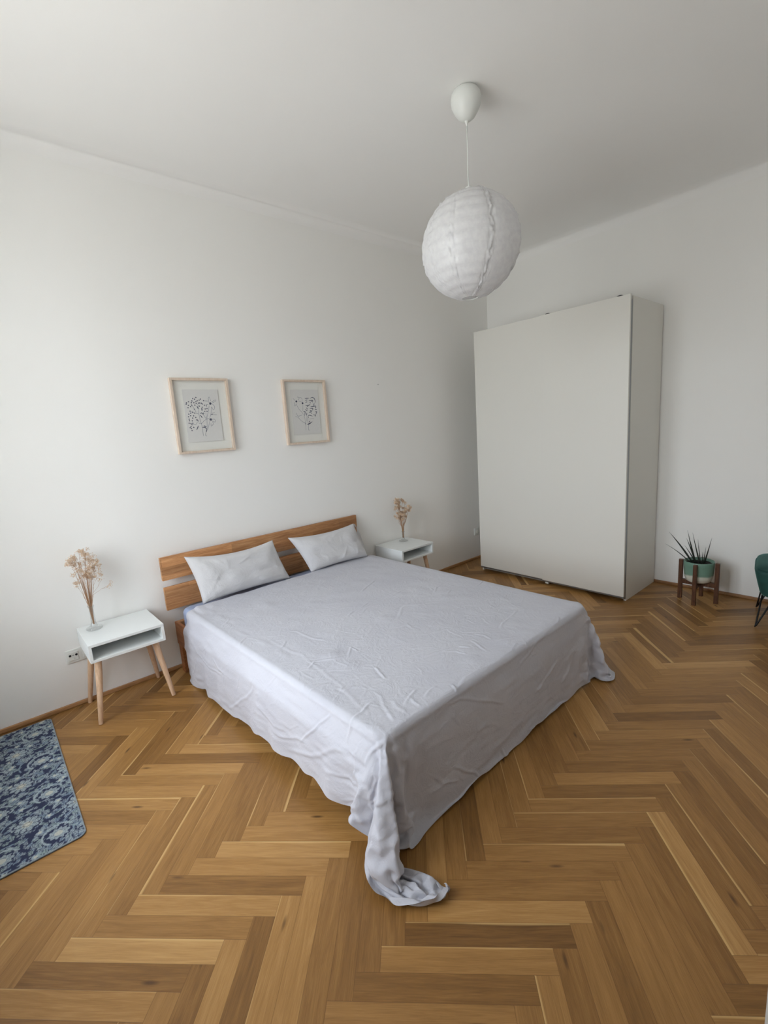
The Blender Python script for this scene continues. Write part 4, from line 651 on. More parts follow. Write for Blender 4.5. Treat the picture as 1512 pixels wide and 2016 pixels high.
# settle simulation jitter a little, then refine
for _ in range(1):
    G[1:-1, 1:-1] = G[1:-1, 1:-1] * .8 + .05 * (G[:-2, 1:-1] + G[2:, 1:-1] + G[1:-1, :-2] + G[1:-1, 2:])
GF = refine(refine(G, 0, NS), 1, NS)
NR, NC = GF.shape[:2]
nor = np.cross(np.gradient(GF, axis=1), np.gradient(GF, axis=0)); nor /= np.linalg.norm(nor, axis=-1, keepdims=True) + 1e-12
if np.median(nor[:NR // 2, NC // 3:NC // 2, 2]) < 0: nor = -nor
JJ, II = np.mgrid[0:NR, 0:NC]; CELL = 22.5 / NS       # millimetres per fine cell
HH = np.zeros((NR, NC))
CREASES = [[5,9,[738,251,740,229,748,210,749,198,752,177,751,151,759,132]],[4,8,[759,132,780,128,790,103,781,74]],[6,9,[701,180,688,160,673,141,666,127,638,97,610,61]],[4,8,[629,230,621,211,621,190,627,170]],[1.6,12,[301,251,342,250,382,249,410,250,439,251,466,252,482,259,523,251,550,250,573,248,601,243,627,241,650,239,677,231,698,228,719,221,738,219,752,217,771,208,790,200]],[3.5,8,[570,330,562,311,558,293,543,277,533,259,549,232,542,219,542,200]],[3,7,[570,351,541,352,579,312]],[3,7,[331,182,311,200,301,217]],[4,9,[80,110,128,90,170,90,202,88,260,90]],[5,12,[430,131,418,107,388,80,341,50,300,24,244,3]],[4,9,[199,121,233,101,272,100]],[4,9,[82,79,39,31,69,11]],[4,14,[451,81,470,70,491,64,512,60,548,68,570,67]],[4,12,[492,40,547,48,570,53,601,71,644,81]],[5,16,[541,18,571,20,619,42,659,58,682,73,710,100,731,118,751,120,771,120]],[5,14,[682,41,729,59,743,61,768,70,780,61,820,81]],[5,14,[740,6,823,32,830,43]],[6,10,[826,198,819,179,811,160,809,148,810,120]],[5,9,[841,60,859,89,889,136]],[4,12,[832,130,840,119,841,101,840,82,840,61]],[4,18,[860,159,870,150,910,187,881,133,889,128,897,120,900,111,909,109,912,100,920,97]],[2.4,10,[711,268,740,264,762,249,789,239,810,230]],[2.4,12,[760,273,781,262,810,260]],[2.4,9,[780,220,783,238,811,229]],[3,10,[778,298,798,291,812,292]],[3,10,[650,229,670,230,673,247,680,260]],[4,8,[647,330,671,321,702,311]],[2.5,8,[420,228,418,249,390,277]],[2.5,10,[350,310,373,318,407,319,436,322,453,330,473,338]],[3,9,[396,452,381,489,377,521,360,570]],[3,9,[380,640,372,678,368,711,372,739]],[4,9,[693,411,700,440,708,472,716,491,721,510,738,518,750,527]],[3,8,[710,470,731,488,757,493]],[3,8,[720,552,740,547,762,537,787,530]],[3,8,[709,581,732,591,758,583]],[3.5,8,[710,769,720,719,727,673,740,638]],[3.5,9,[387,492,381,523,378,553,380,580,382,607,380,637,374,669]],[4,8,[283,599,260,640,231,707]],[3,12,[458,633,467,590,510,531]],[3,8,[461,730,433,770,430,810]],[3,8,[498,739,480,782,490,807]],[3,10,[540,482,548,502,552,522,590,510]],[3,10,[813,477,812,458,812,438,811,419,819,391,821,372]],[4,7,[809,380,828,372]],[3.5,9,[790,360,790,339,801,310]],[3.5,9,[769,327,777,299,789,271]],[3,9,[818,559,808,602,817,623]],[3.5,7,[809,789,820,760,821,729]],[3,12,[861,571,853,592,848,617,839,637,830,657,828,691,821,729]],[5,9,[959,340,973,360,998,383,1019,408,1046,424]],[4,10,[831,330,839,356,841,378,851,400,867,427,879,451,890,472,907,500,920,523]],[3,10,[860,350,890,372]],[5,9,[1010,499,1044,510,1045,522]],[5,14,[910,749,921,721,933,701,939,672,947,649,950,621]],[5,14,[922,813,942,804,960,793,972,770,990,751]],[6,16,[950,890,980,911,1010,930,1020,888,1049,882]],[5,9,[971,201,990,220,1030,258]],[4,10,[951,300,978,317,988,337,998,359]],[3,14,[930,410,932,447,943,472,959,499]],[4,9,[1019,612,1029,599,1044,630]]]
rr = random.Random(11)
lines = []
for h, wd, p in CREASES: lines.append((h * .72, wd * .74, [(p[k] / 10 * NS, p[k + 1] / 10 * NS) for k in range(0, len(p), 2)]))
for k in range(330):                                   # small ironing and lying-on creases
    j, i = rr.uniform(.08, .95) * NR, rr.uniform(.05, .95) * NC; a = rr.choice((.6, .6, 2.2, rr.uniform(0, PI))) + rr.gauss(0, .35); ln = rr.uniform(10, 44)
    pts = []
    for _ in range(5):
        pts.append((j, i)); j += math.sin(a) * ln / 4; i += math.cos(a) * ln / 4; a += rr.gauss(0, .28)
    lines.append((rr.uniform(.4, 1.15), rr.uniform(3.2, 5.5), pts))
for h, wd, pts in lines:
    js = [p[0] for p in pts]; is_ = [p[1] for p in pts]; mg = int(wd * 3.2 / CELL) + 3
    j0, j1 = max(0, int(min(js)) - mg), min(NR, int(max(js)) + mg + 1); i0, i1 = max(0, int(min(is_)) - mg), min(NC, int(max(is_)) + mg + 1)
    if j0 >= j1 or i0 >= i1: continue
    J, I = JJ[j0:j1, i0:i1], II[j0:j1, i0:i1]
    best = np.full(J.shape, 1e9); sgn = np.zeros(J.shape); par = np.zeros(J.shape); n = len(pts) - 1
    for k in range(n):
        aj, ai = pts[k]; bj, bi = pts[k + 1]; dj, di = bj - aj, bi - ai; L2 = dj * dj + di * di + 1e-9
        t = np.clip(((J - aj) * dj + (I - ai) * di) / L2, 0, 1)
        dd = np.hypot(J - aj - t * dj, I - ai - t * di); s_ = np.sign((I - ai) * dj - (J - aj) * di)
        m = dd < best; best = np.where(m, dd, best); sgn = np.where(m, s_, sgn); par = np.where(m, (k + t) / n, par)
    d = best * CELL; tp = np.clip(np.minimum(par, 1 - par) * 5, 0, 1); tp = tp * tp * (3 - 2 * tp)
    HH[j0:j1, i0:i1] += h * .95 * tp * (np.exp(-(d / wd) ** 2) - .35 * np.exp(-((d * sgn + 1.5 * wd) / (1.2 * wd)) ** 2)) * np.where(d < 3.2 * wd, 1, 0)
GF = GF + nor * (HH / 1000.0 + .001)[..., None]
GF[..., 2] = np.maximum(GF[..., 2], .004)
idx = np.arange(NR * NC).reshape(NR, NC)
F = np.stack([idx[:-1, :-1], idx[:-1, 1:], idx[1:, 1:], idx[1:, :-1]], -1).reshape(-1, 4)
me = bpy.data.meshes.new('bed_cover'); nF = len(F)
me.vertices.add(NR * NC); me.vertices.foreach_set('co', GF.reshape(-1))
me.loops.add(nF * 4); me.loops.foreach_set('vertex_index', F.reshape(-1).astype(np.int32))
me.polygons.add(nF); me.polygons.foreach_set('loop_start', np.arange(0, nF * 4, 4, dtype=np.int32))
me.polygons.foreach_set('use_smooth', np.ones(nF, bool)); me.update(calc_edges=True); me.validate()
me.materials.append(M_sheet)
sh = bpy.data.objects.new('bed_cover', me); COL.objects.link(sh)
tag(sh, 'rumpled pale lilac-grey cotton cover draped over the bed, one corner trailing on the floor', 'bed sheet')

# pillows leaning on the headboard
def pillow(label, BL, BR, TR, TL, T, seed, sag=.02, name='pillow'):
    rn = random.Random(seed); n, m = 64, 40
    BL, BR, TR, TL = map(Vector, (BL, BR, TR, TL)); ce = (BL + BR + TR + TL) / 4
    nrm = (BR - BL).cross(TL - BL).normalized()
    if nrm.y > 0: nrm = -nrm
    V, F = [], []; off = rn.uniform(0, 50)
    folds = [(rn.uniform(.1, .9), rn.uniform(.1, .9), rn.uniform(0, PI), rn.uniform(.08, .2), rn.uniform(.002, .005)) for _ in range(16)]
    for side in (1, -1):
        for j in range(m + 1):
            for i in range(n + 1):
                u, v = i / n, j / m; U, Vv = 2 * u - 1, 2 * v - 1
                # pinched outline: long edges bow inward between the pointed corners
                uu = u + (.5 - u) * .045 * (1 - Vv * Vv); vv = v + (.5 - v) * 2 * .05 * (1 - U * U) * abs(Vv)
                P = BL.lerp(BR, uu).lerp(TL.lerp(TR, uu), vv)
                t = T * ((1 - abs(U) ** 3.4) ** .5) * ((1 - abs(Vv) ** 2.8) ** .5)
                P = P + (TL - BL).normalized() * (-sag * (1 - U * U) * v)
                q = noise.noise(Vector((u * 5 + off, v * 4, side * 3)))
                e = min(1, 6 * min(u, 1 - u, v, 1 - v))
                w_ = (noise.noise(Vector((u * 22 + off, v * 6, side))) * (1 - min(1, 5 * min(u, 1 - u))) + noise.noise(Vector((u * 8 + off, v * 22, side))) * (1 - min(1, 5 * min(v, 1 - v)))) * .006
                f = 0
                for (fu, fv, fa, fl_, fh) in folds:
                    dx, dy = (u - fu) * 2, v - fv
                    al, ac = dx * math.cos(fa) + dy * math.sin(fa), -dx * math.sin(fa) + dy * math.cos(fa)
                    f += fh * math.exp(-(ac / .022) ** 2 - (al / fl_) ** 2)
                amp = (t + q * .012 * e + (w_ + f * e) * min(1, t / .02))
                V.append(P + nrm * side * (amp * (1.0 if side > 0 else .75)))
    N1 = (n + 1) * (m + 1)
    for s in (0, 1):
        for j in range(m):
            for i in range(n):
                a = s * N1 + j * (n + 1) + i; f = (a, a + 1, a + n + 2, a + n + 1)
                F.append(f if s == 0 else f[::-1])
    bm = BM(); vs = [bm.verts.new(p) for p in V]
    for f in F: bm.faces.new([vs[k] for k in f])
    bmesh.ops.remove_doubles(bm, verts=bm.verts, dist=.0004)
    o = obj(name, bm, M_pillow, None, smooth=True)
    return tag(o, label, 'pillow', 'pillows against the headboard'), nrm
p1, nr1 = pillow('long pale pillow nearest the left nightstand, leaning on the headboard', (-3.455, -.215, .466), (-2.795, -.205, .466), (-2.868, -.125, .765), (-3.505, -.125, .786), .074, 5, .020)
p2, nr2 = pillow('shorter wrinkled pale pillow leaning on the headboard nearest the right nightstand', (-2.625, -.225, .472), (-2.085, -.255, .480), (-2.105, -.115, .748), (-2.735, -.115, .752), .072, 9, .012)
# a hem flap behind the right-hand pillow's outer edge
bm = BM(); G_ = []
for j in range(9):
    r_ = []
    for i in range(5):
        u, v = i / 4, j / 8
        r_.append(bm.verts.new((-2.085 + .055 * u * math.sin(PI * min(1, v * .9 + .1)) + .01 * math.sin(v * 9), -.100 + .02 * u - .075 * (1 - v) + .006 * math.sin(v * 14 + u * 3), .50 + .235 * v - .01 * u)))
    G_.append(r_)
for a, b in zip(G_, G_[1:]):
    for i in range(4): bm.faces.new((a[i], a[i + 1], b[i + 1], b[i]))
o = obj('pillowcase_flap', bm, M_pillow, p2, smooth=True)
s_ = o.modifiers.new('s', 'SOLIDIFY'); s_.thickness = .004
o['label'] = 'loose end of the pillowcase'

# ------------------------------------------------------------------ nightstands
def nightstand(loc, label):
    t = thing('nightstand', label, 'nightstand', loc, 0, 'white nightstands beside the bed')
    w2, dp, z0, z1, th = .194, .355, .372, .476, .0155     # local: x centred, y from 0 (back) to -dp
    bm = BM()
    add_box(bm, -w2, w2, -dp, 0, z1 - th, z1, .0015); add_box(bm, -w2, w2, -dp, 0, z0, z0 + th, .0015)
    add_box(bm, -w2, -w2 + th, -dp, 0, z0 + th, z1 - th, .0008); add_box(bm, w2 - th, w2, -dp, 0, z0 + th, z1 - th, .0008)
    add_box(bm, -w2 + th, w2 - th, -.012, 0, z0 + th, z1 - th)
    obj('box_shell', bm, M_white, t)['label'] = 'white open box with one compartment'
    for sx in (-1, 1):
        for (ya, yb) in ((-.075, -.012), (-dp + .075, -dp + .03)):
            bm = BM()
            add_tube(bm, [(sx * (w2 - .045), ya, z0), (sx * (w2 - .035), ya + (yb - ya) * .25, z0 * .75), (sx * (w2 + .003), yb, .002)], [.0185, .0175, .0115], 20)
            obj('leg', bm, M_leglight, t, auto=50)['label'] = 'pale wooden splayed leg'
    return t
nl = nightstand((-3.942, -.016, 0), 'white nightstand on pale wooden legs left of the bed, above the wall socket')
nrt = dup(nl, (-1.610, -.018, 0), 0, 'white nightstand right of the bed, partly hidden behind the pale cover')

# vases
def vase(loc, label, h=.145):
    prof_o = [(.0, .002), (.040, .002), (.0435, .006), (.042, .011), (.030, .017), (.017, .028), (.0125, .045), (.0112, .08), (.0120, h - .02), (.0165, h - .003), (.0172, h)]
    prof_i = [(.0158, h), (.0106, h - .02), (.0098, .08), (.0108, .045), (.014, .030), (.020, .020), (.0, .016)]
    b = lathe(prof_o + prof_i, 40)
    o = obj('glass_vase', b, M_vase, None, smooth=True); o.location = loc
    return tag(o, label, 'vase', 'clear glass bud vases')
va = vase((-4.058, -.118, .476), 'clear glass bud vase with a wide flat foot on the left nightstand')
vb = vase((-1.545, -.120, .476), 'clear glass bud vase with a wide flat foot on the right nightstand')
vb.scale = (1, 1, .66)

# dried gypsophila
def bunch(loc, label, main, seed, blooms, br=.004):
    rn = random.Random(seed)
    t = thing('dried_flowers', label, 'dried flowers', loc, 0, 'dried flower bunches in the vases')
    bm = BM(); tips = []
    def grow(p, d, ln, r, depth):
        pts = [p.copy()]; q = p.copy(); d = d.copy()
        for _ in range(3):
            d = (d + Vector((rn.gauss(0, .10), rn.gauss(0, .10), rn.gauss(.02, .06)))).normalized(); q = q + d * ln / 3; pts.append(q.copy())
        add_tube(bm, pts, [r, r * .85, r * .75, r * .6], 4, False)
        if depth == 0: tips.append(q); return
        for _ in range(rn.choice((2, 3, 3))):
            nd = (d + Vector((rn.gauss(0, .42), rn.gauss(0, .42), rn.gauss(.05, .25)))).normalized()
            grow(q, nd, ln * rn.uniform(.5, .75), r * .65, depth - 1)
    for (x, y, z, x1, y1, z1, ln, dep) in main:
        # stem from the vase up to its first fork
        p0 = Vector((rn.uniform(-.004, .004), rn.uniform(-.004, .004), .03)); p1 = Vector((x, y, z)); p2 = Vector((x1, y1, z1))
        pts = [p0, p0.lerp(Vector((x * .25, y * .25, .14)), 1), p0.lerp(p1, .8) * .5 + p1 * .5, p1]
        add_tube(bm, pts, [.0010, .0010, .0009, .0008], 5, False)
        grow(p1, (p2 - p1).normalized(), ln, .0007, dep)
    obj('stems', bm, M_stem, t)
    bm = BM(); k = 0
    while k < blooms:
        p = rn.choice(tips) + Vector((rn.gauss(0, .005), rn.gauss(0, .005), rn.gauss(0, .005)))
        R_ = Matrix.Rotation(rn.uniform(0, 6.28), 3, Vector((rn.gauss(0, 1), rn.gauss(0, 1), rn.gauss(0, 1))).normalized()); s = br * rn.uniform(.55, 1.1)
        c = bm.verts.new(p)
        ring = [bm.verts.new(p + R_ @ Vector((math.cos(a * PI / 3) * s * (1 if a % 2 else .5), math.sin(a * PI / 3) * s * (1 if a % 2 else .5), s * .55 * (1 if a % 2 else .1)))) for a in range(6)]
        bt = bm.verts.new(p - R_ @ Vector((0, 0, s * .6)))
        for a in range(6): bm.faces.new((c, ring[a], ring[(a + 1) % 6])); bm.faces.new((bt, ring[(a + 1) % 6], ring[a]))
        k += 1
    o = obj('blossoms', bm, M_bloom, t); o['kind'] = 'stuff'
    return t
rn = random.Random(4); main = []
for k in range(26):
    a = rn.uniform(0, 2 * PI); f = (k + .5) / 26; z = .235 + .155 * f; r = .062 * math.sqrt(rn.uniform(.05, 1)) * (1 - .55 * abs(f - .5))
    x, y = r * math.cos(a), r * math.sin(a) * .7
    main.append((x * .75, y * .7, z, x * 1.5, y * 1.4, z + .11, rn.uniform(.030, .042), 3))
main += [(.012, -.005, .39, .014, -.01, .6, .040, 3), (.018, -.015, .205, .12, -.02, .235, .056, 2), (.022, -.01, .215, .10, -.01, .28, .045, 2), (-.026, .0, .22, -.07, .0, .32, .040, 3), (-.045, .0, .36, -.07, .01, .42, .038, 2)]
bunch((-4.058, -.118, .478), 'tall airy bunch of dried beige baby\'s breath in the left vase', main, 7, 2300, .0042)
rn = random.Random(8); main = []
for k in range(34):
    a = rn.uniform(0, 2 * PI); f = (k + .5) / 34; z = .155 + .185 * f; r = .068 * math.sqrt(rn.uniform(.1, 1)) * min(1, .35 + 1.3 * f, 2.0 - 1.3 * f)
    x, y = r * math.cos(a), r * math.sin(a) * .85
    main.append((x, y, z, x * 1.6, y * 1.6, z + .11, rn.uniform(.022, .032), 3))
bunch((-1.545, -.120, .478), 'compact dense bunch of dried tan flowers in the right vase', main, 12, 4600, .0044)

# ------------------------------------------------------------------ framed drawings
DRAW = [{"dots":[[-340,1200],[-550,1130],[-440,1090],[-40,1090],[-140,1030],[-630,980],[-280,990],[-370,930],[150,990],[-860,930],[-1000,860],[-1030,780],[-680,870],[-510,860],[-370,820],[-210,830],[-130,840],[-20,820],[40,770],[-890,700],[-670,700],[-470,710],[180,690],[300,640],[-170,630],[-940,550],[-760,610],[0,560],[-40,460],[-40,380],[310,460],[190,440],[-530,440],[-840,320],[140,280],[290,280],[40,160],[-690,250],[-820,190],[-940,130],[-550,180],[-840,20],[-650,10],[-980,-40],[-520,-100],[-730,-130],[-960,-200],[-960,-300],[-780,-310],[-1000,-460],[-890,-480],[-770,-470],[-830,-570],[-970,-750],[-910,-680],[-900,-810],[-880,-940],[-740,-740]],"big":[[580,790],[480,-270]],"thick":[[[-340,650],[-280,460]],[[-200,60],[-80,-150]],[[-410,-650],[-570,-920]],[[-530,-280],[-440,-260],[-370,-380]],[[-170,-770],[10,-780],[130,-940]],[[-60,-660],[120,-750]],[[-190,140],[-80,180],[40,30]],[[130,-920],[40,-1100]],[[550,40],[650,90]]],"thin":[[[490,660],[370,260],[230,-190],[180,-650],[130,-920],[20,-1130],[-10,-1340],[70,-1350]],[[-280,90],[-250,-250],[-190,-600],[-170,-900],[-170,-1330]],[[-510,180],[-300,120]],[[-380,-460],[-200,-520],[10,-340],[190,-240]],[[180,-920],[350,-520],[460,-280]],[[200,210],[190,-30],[210,-250]],[[40,30],[140,-190]],[[-510,390],[-450,230]],[[-770,-580],[-560,-550],[-450,-380]],[[-810,290],[-690,250],[-510,180]],[[640,580],[600,310],[460,-90],[420,-200]],[[670,870],[950,1030],[970,950],[740,830]],[[730,740],[860,570],[750,360],[640,580]],[[500,850],[490,1140],[580,1210],[630,950]],[[270,720],[440,740]],[[220,980],[440,950]],[[570,-260],[750,-270],[750,-460],[580,-370]],[[570,-420],[620,-560],[460,-720],[450,-530]],[[650,60],[930,30]],[[620,150],[810,170]],[[250,-220],[390,-200]],[[-720,810],[-610,600],[-490,340]],[[-370,810],[-230,650],[-260,280],[-280,90]]]},{"dots":[[450,710],[-10,180],[70,120],[480,-100],[170,430],[910,310],[960,180],[970,-10]],"big":[[-790,830],[-260,680]],"thick":[[[-10,1050],[370,1070]],[[460,1050],[680,1120],[860,1040],[930,830],[890,680]],[[10,900],[230,940]],[[340,870],[590,860],[700,730]],[[600,940],[750,830]],[[-10,510],[240,510],[430,580]],[[450,400],[670,420],[920,440],[940,310]],[[830,180],[960,180]],[[840,0],[970,-30],[850,-240]],[[630,-210],[840,-290],[770,-370]],[[370,270],[650,260],[570,110]],[[350,110],[540,80]],[[270,-40],[530,30]],[[70,350],[140,200]],[[-250,30],[-90,20],[-190,-290]],[[50,-60],[10,-270]],[[150,-300],[280,-250],[550,-340]],[[150,-320],[160,-450]],[[-20,-990],[240,-900],[490,-750]],[[50,-940],[410,-800]],[[160,-790],[290,-690]],[[20,740],[180,790]],[[820,680],[740,470]],[[-190,-800],[-140,-960]]],"thin":[[[-810,600],[-640,270],[-400,10],[-270,-180]],[[-1010,-310],[-780,-370],[-560,-610],[-340,-770],[-160,-860],[-160,-1380]],[[-220,-280],[-160,-570],[-150,-780]],[[30,-290],[-20,-710]],[[130,-480],[70,-760],[110,-970],[70,-1390],[190,-1370]],[[-860,-30],[-850,-190],[-710,-290],[-390,-200]],[[-250,540],[-300,80]],[[-690,1160],[-490,1110],[-630,930]],[[-1060,1060],[-900,910]],[[-450,1130],[-280,1050],[-310,770]],[[-950,760],[-1000,530],[-920,500],[-810,680]],[[250,-540],[660,-520]],[[-580,850],[-370,820]]]}]
def picture(cx, cz, label, dr, pw, ph, seed):
    t = thing('picture_frame', label, 'picture', (cx, 0, cz), 0, 'framed flower drawings above the bed')
    W2, H2, fw, dp = .194, .2445, .0155, .030
    bm = BM()
    add_box(bm, -W2, -W2 + fw, -dp, -.001, -H2, H2, .0012); add_box(bm, W2 - fw, W2, -dp, -.001, -H2, H2, .0012)
    add_box(bm, -W2 + fw, W2 - fw, -dp, -.001, H2 - fw, H2, .0012); add_box(bm, -W2 + fw, W2 - fw, -dp, -.001, -H2, -H2 + fw, .0012)
    obj('frame', bm, M_frame, t)
    obj('mount', box(-W2 + fw, W2 - fw, -.008, -.003, -H2 + fw, H2 - fw), M_matboard, t)
    rn = random.Random(seed)
    # deckle-edged sheet standing slightly proud of the mount
    bm = BM(); out = []
    N = 46
    for (ax, ay, bx, by) in ((-pw, -ph, pw, -ph), (pw, -ph, pw, ph), (pw, ph, -pw, ph), (-pw, ph, -pw, -ph)):
        for k in range(N): out.append((ax + (bx - ax) * k / N + rn.gauss(0, .0007), ay + (by - ay) * k / N + rn.gauss(0, .0009)))
    f_ = [bm.verts.new((x, -.0125, z)) for x, z in out]; b_ = [bm.verts.new((x, -.0105, z)) for x, z in out]
    bm.faces.new(f_); bm.faces.new(b_[::-1])
    for i in range(len(out)): bm.faces.new((f_[i], f_[(i + 1) % len(out)], b_[(i + 1) % len(out)], b_[i]))
    bmesh.ops.recalc_face_normals(bm, faces=bm.faces); n0 = len(bm.faces)
    MI = [1]
    def stroke(pts, w0, mi, y=-.0128):
        b = bm
        pts = [Vector((x / 10000, z / 10000)) for x, z in pts]; q = []
        for i in range(len(pts) - 1):
            for k in range(4):
                t_ = k / 4; p0 = pts[max(i - 1, 0)]; p1 = pts[i]; p2 = pts[i + 1]; p3 = pts[min(i + 2, len(pts) - 1)]
                q.append(.5 * (2 * p1 + (p2 - p0) * t_ + (2 * p0 - 5 * p1 + 4 * p2 - p3) * t_ ** 2 + (3 * p1 - p0 - 3 * p2 + p3) * t_ ** 3))
        q.append(pts[-1]); L_, R_ = [], []
        for i, p in enumerate(q):
            d = (q[min(i + 1, len(q) - 1)] - q[max(i - 1, 0)]).normalized(); n_ = Vector((-d.y, d.x)); s = i / (len(q) - 1)
            w_ = w0 * (.35 + .65 * math.sin(PI * min(max(s, .05), .95))) if mi == 1 else w0
            L_.append(b.verts.new((p.x + n_.x * w_, y, p.y + n_.y * w_))); R_.append(b.verts.new((p.x - n_.x * w_, y, p.y - n_.y * w_)))
        for i in range(len(q) - 1): b.faces.new((L_[i], R_[i], R_[i + 1], L_[i + 1])).material_index = mi
    def blot(x, z, r):
        c = bm.verts.new((x / 10000, -.0128, z / 10000)); ph_ = rn.uniform(0, 6)
        rg = [bm.verts.new((x / 10000 + r * (1 + .25 * math.sin(a * 2 + ph_)) * math.cos(a * PI / 5), -.0128, z / 10000 + r * (1 + .2 * math.cos(a * 3)) * math.sin(a * PI / 5))) for a in range(10)]
        for a in range(10): bm.faces.new((c, rg[(a + 1) % 10], rg[a])).material_index = 1
    for x, z in dr['dots']: blot(x, z, .0040)
    for x, z in dr['big']: blot(x, z, .0082)
    for s in dr['thick']: stroke(s, .0029, 1)
    for s in dr['thin']: stroke(s, .0011, 2)
    me = bpy.data.meshes.new('drawing_sheet'); bm.to_mesh(me); bm.free()
    for m_ in (M_paper, M_ink, M_inkthin): me.materials.append(m_)
    pp = bpy.data.objects.new('drawing_sheet', me); COL.objects.link(pp); pp.parent = t
    pp['label'] = 'torn-edged rag paper with an ink drawing'
    obj('glass', box(-W2 + fw, W2 - fw, -.0205, -.019, -H2 + fw, H2 - fw), M_picglass, t)
picture(-3.214, 1.686, 'pale-framed ink drawing of a berry-dotted flower bunch, left of the two above the bed', DRAW[0], .119, .172, 3)
picture(-2.402, 1.686, 'pale-framed ink drawing of leafy flowers, right of the two above the bed', DRAW[1], .124, .171, 6)
# tiny nail left in the plaster right of the pictures
b = lathe([(0, 0), (.0035, .001), (.0035, .004), (.0012, .0045), (.0012, .014), (0, .014)], 10)
bmesh.ops.rotate(b, verts=b.verts, cent=(0, 0, 0), matrix=Matrix.Rotation(-PI / 2, 3, 'X'))
nk = obj('nail', b, M_alu, None); nk.location = (-1.63, -.010, 1.905)
tag(nk, 'tiny nail in the wall right of the two pictures', 'nail')

# ------------------------------------------------------------------ sockets
def socket(loc, label, gangs):
    t = thing('wall_socket', label, 'socket', loc, 0, None)
    ww = .074 * gangs
    obj('cover_plate', box(0, ww, -.009, 0, -.04, .04, .003, 3), M_plastic, t, auto=40)
    for g in range(gangs):
        c = .037 + g * .074
        p = obj('socket_insert', box(c - .026, c + .026, -.012, -.009, -.026, .026, .0015), M_plastic, t)
        if gangs == 1 or g == 1:
            b = lathe([(.020, 0), (.020, .001), (.0185, .0015), (.0, .0015)], 24)
            bmesh.ops.rotate(b, verts=b.verts, cent=(0, 0, 0), matrix=Matrix.Rotation(PI / 2, 3, 'X')); bmesh.ops.translate(b, verts=b.verts, vec=(c, -.0121, 0))
            q = obj('socket_well', b, M_matboard if gangs == 1 else M_plastic, p)
        else:
            for dx in (-.016, .016):
                b = lathe([(.0, .0), (.0064, 0), (.0068, .0012), (.003, .0014), (0, .0012)], 16)
                bmesh.ops.rotate(b, verts=b.verts, cent=(0, 0, 0), matrix=Matrix.Rotation(PI / 2, 3, 'X')); bmesh.ops.translate(b, verts=b.verts, vec=(c + dx, -.0121, .007))
                obj('aerial_jack', b, M_hole, p)
            b = lathe([(.0, 0), (.0045, 0), (.005, .0012), (.0, .0014)], 16)
            bmesh.ops.rotate(b, verts=b.verts, cent=(0, 0, 0), matrix=Matrix.Rotation(PI / 2, 3, 'X')); bmesh.ops.translate(b, verts=b.verts, vec=(c, -.0121, -.013))
            obj('jack_port', b, M_plastic, p)
            obj('port_mark', box(c - .005, c + .005, -.0128, -.0119, .005, .0075), M_felt, p)
    return t
socket((-4.213, 0, .312), 'white double wall outlet with small dark jacks behind the left nightstand', 2)
socket((-.350, 0, .311), 'small white wall socket beside the wardrobe\'s left edge', 1)

# ------------------------------------------------------------------ paper lantern
lx, ly = -2.287, -1.575
t = thing('pendant_lamp', 'round white paper lantern hanging from a white ceiling cup', 'lamp', (lx, ly, ROOM_H))
b = lathe([(.0, .0), (.050, .0), (.062, -.006), (.072, -.020), (.0765, -.042), (.073, -.068), (.060, -.095), (.044, -.118), (.026, -.132), (.012, -.137), (.0, -.138)][::-1], 48)
obj('ceiling_cup', b, M_plastic, t, smooth=True)
b = lathe([(.0, -.160), (.0035, -.160), (.005, -.150), (.010, -.136), (.012, -.128), (.0, -.126)], 24)
obj('cord_grip', b, M_plastic, t, smooth=True)
bm = BM(); add_tube(bm, [(0, 0, -.155), (.001, 0, -.25), (0, .001, -.35), (0, 0, -.47)], .0027, 8)
obj('cord', bm, M_plastic, t, smooth=True)
zc = 2.430 - ROOM_H; R0 = .250; nb_ = 13; sub = 5; NLAT = nb_ * sub; NL_ = 260
bm = BM(); rows = []; rn = random.Random(2)
a_top, a_bot = .16, PI - .17
seams = [math.radians(a) for a in (-163, -118, -62, -15, 28, 75, 120, 165)]
for j in range(NLAT + 1):
    s = j / sub; k = int(s); fr = s - k
    th_ = a_top + (a_bot - a_top) * j / NLAT
    row = []
    for i in range(NL_):
        ph = 2 * PI * i / NL_
        # the bamboo hoops run as a slightly tilted spiral, so the bands shift round the globe
        sh_ = (s + .9 * ph / (2 * PI)) % 1.0
        bulge = .0062 * math.sin(PI * sh_) ** .7
        r = R0 * (1 + .012 * noise.noise(Vector((math.cos(ph) * 1.3, math.sin(ph) * 1.3, s * .25)))) + bulge * math.sin(th_) ** .5
        for q, sm in enumerate(seams):
            dph = (ph - sm + PI) % (2 * PI) - PI; dist = abs(dph) * math.sin(th_) * R0
            big = 1.0 if q in (1, 2) else .6
            if dist < .045:
                f = math.exp(-(dist / .016) ** 2)
                cr_ = noise.noise(Vector((dph * 30, s * 2.6, q * 7.1))) * .018 + noise.noise(Vector((dph * 70, s * 6.1, q * 3.3))) * .010
                r += (cr_ - .0035) * f * big * math.sin(th_) + .0030 * math.exp(-((dist - .004) / .0035) ** 2) * big
        x, y, z = r * math.sin(th_) * math.cos(ph), r * math.sin(th_) * math.sin(ph), r * math.cos(th_) * 1.03
        row.append(bm.verts.new((x + .012 * math.cos(th_), y - .004 * math.cos(th_), zc + z)))
    rows.append(row)
for r0, r1 in zip(rows, rows[1:]):
    for i in range(NL_): bm.faces.new((r0[i], r1[i], r1[(i + 1) % NL_], r0[(i + 1) % NL_]))
lan = obj('paper_shade', bm, M_lantern, t, smooth=True); lan['label'] = 'ribbed white paper globe, creased along its seams'
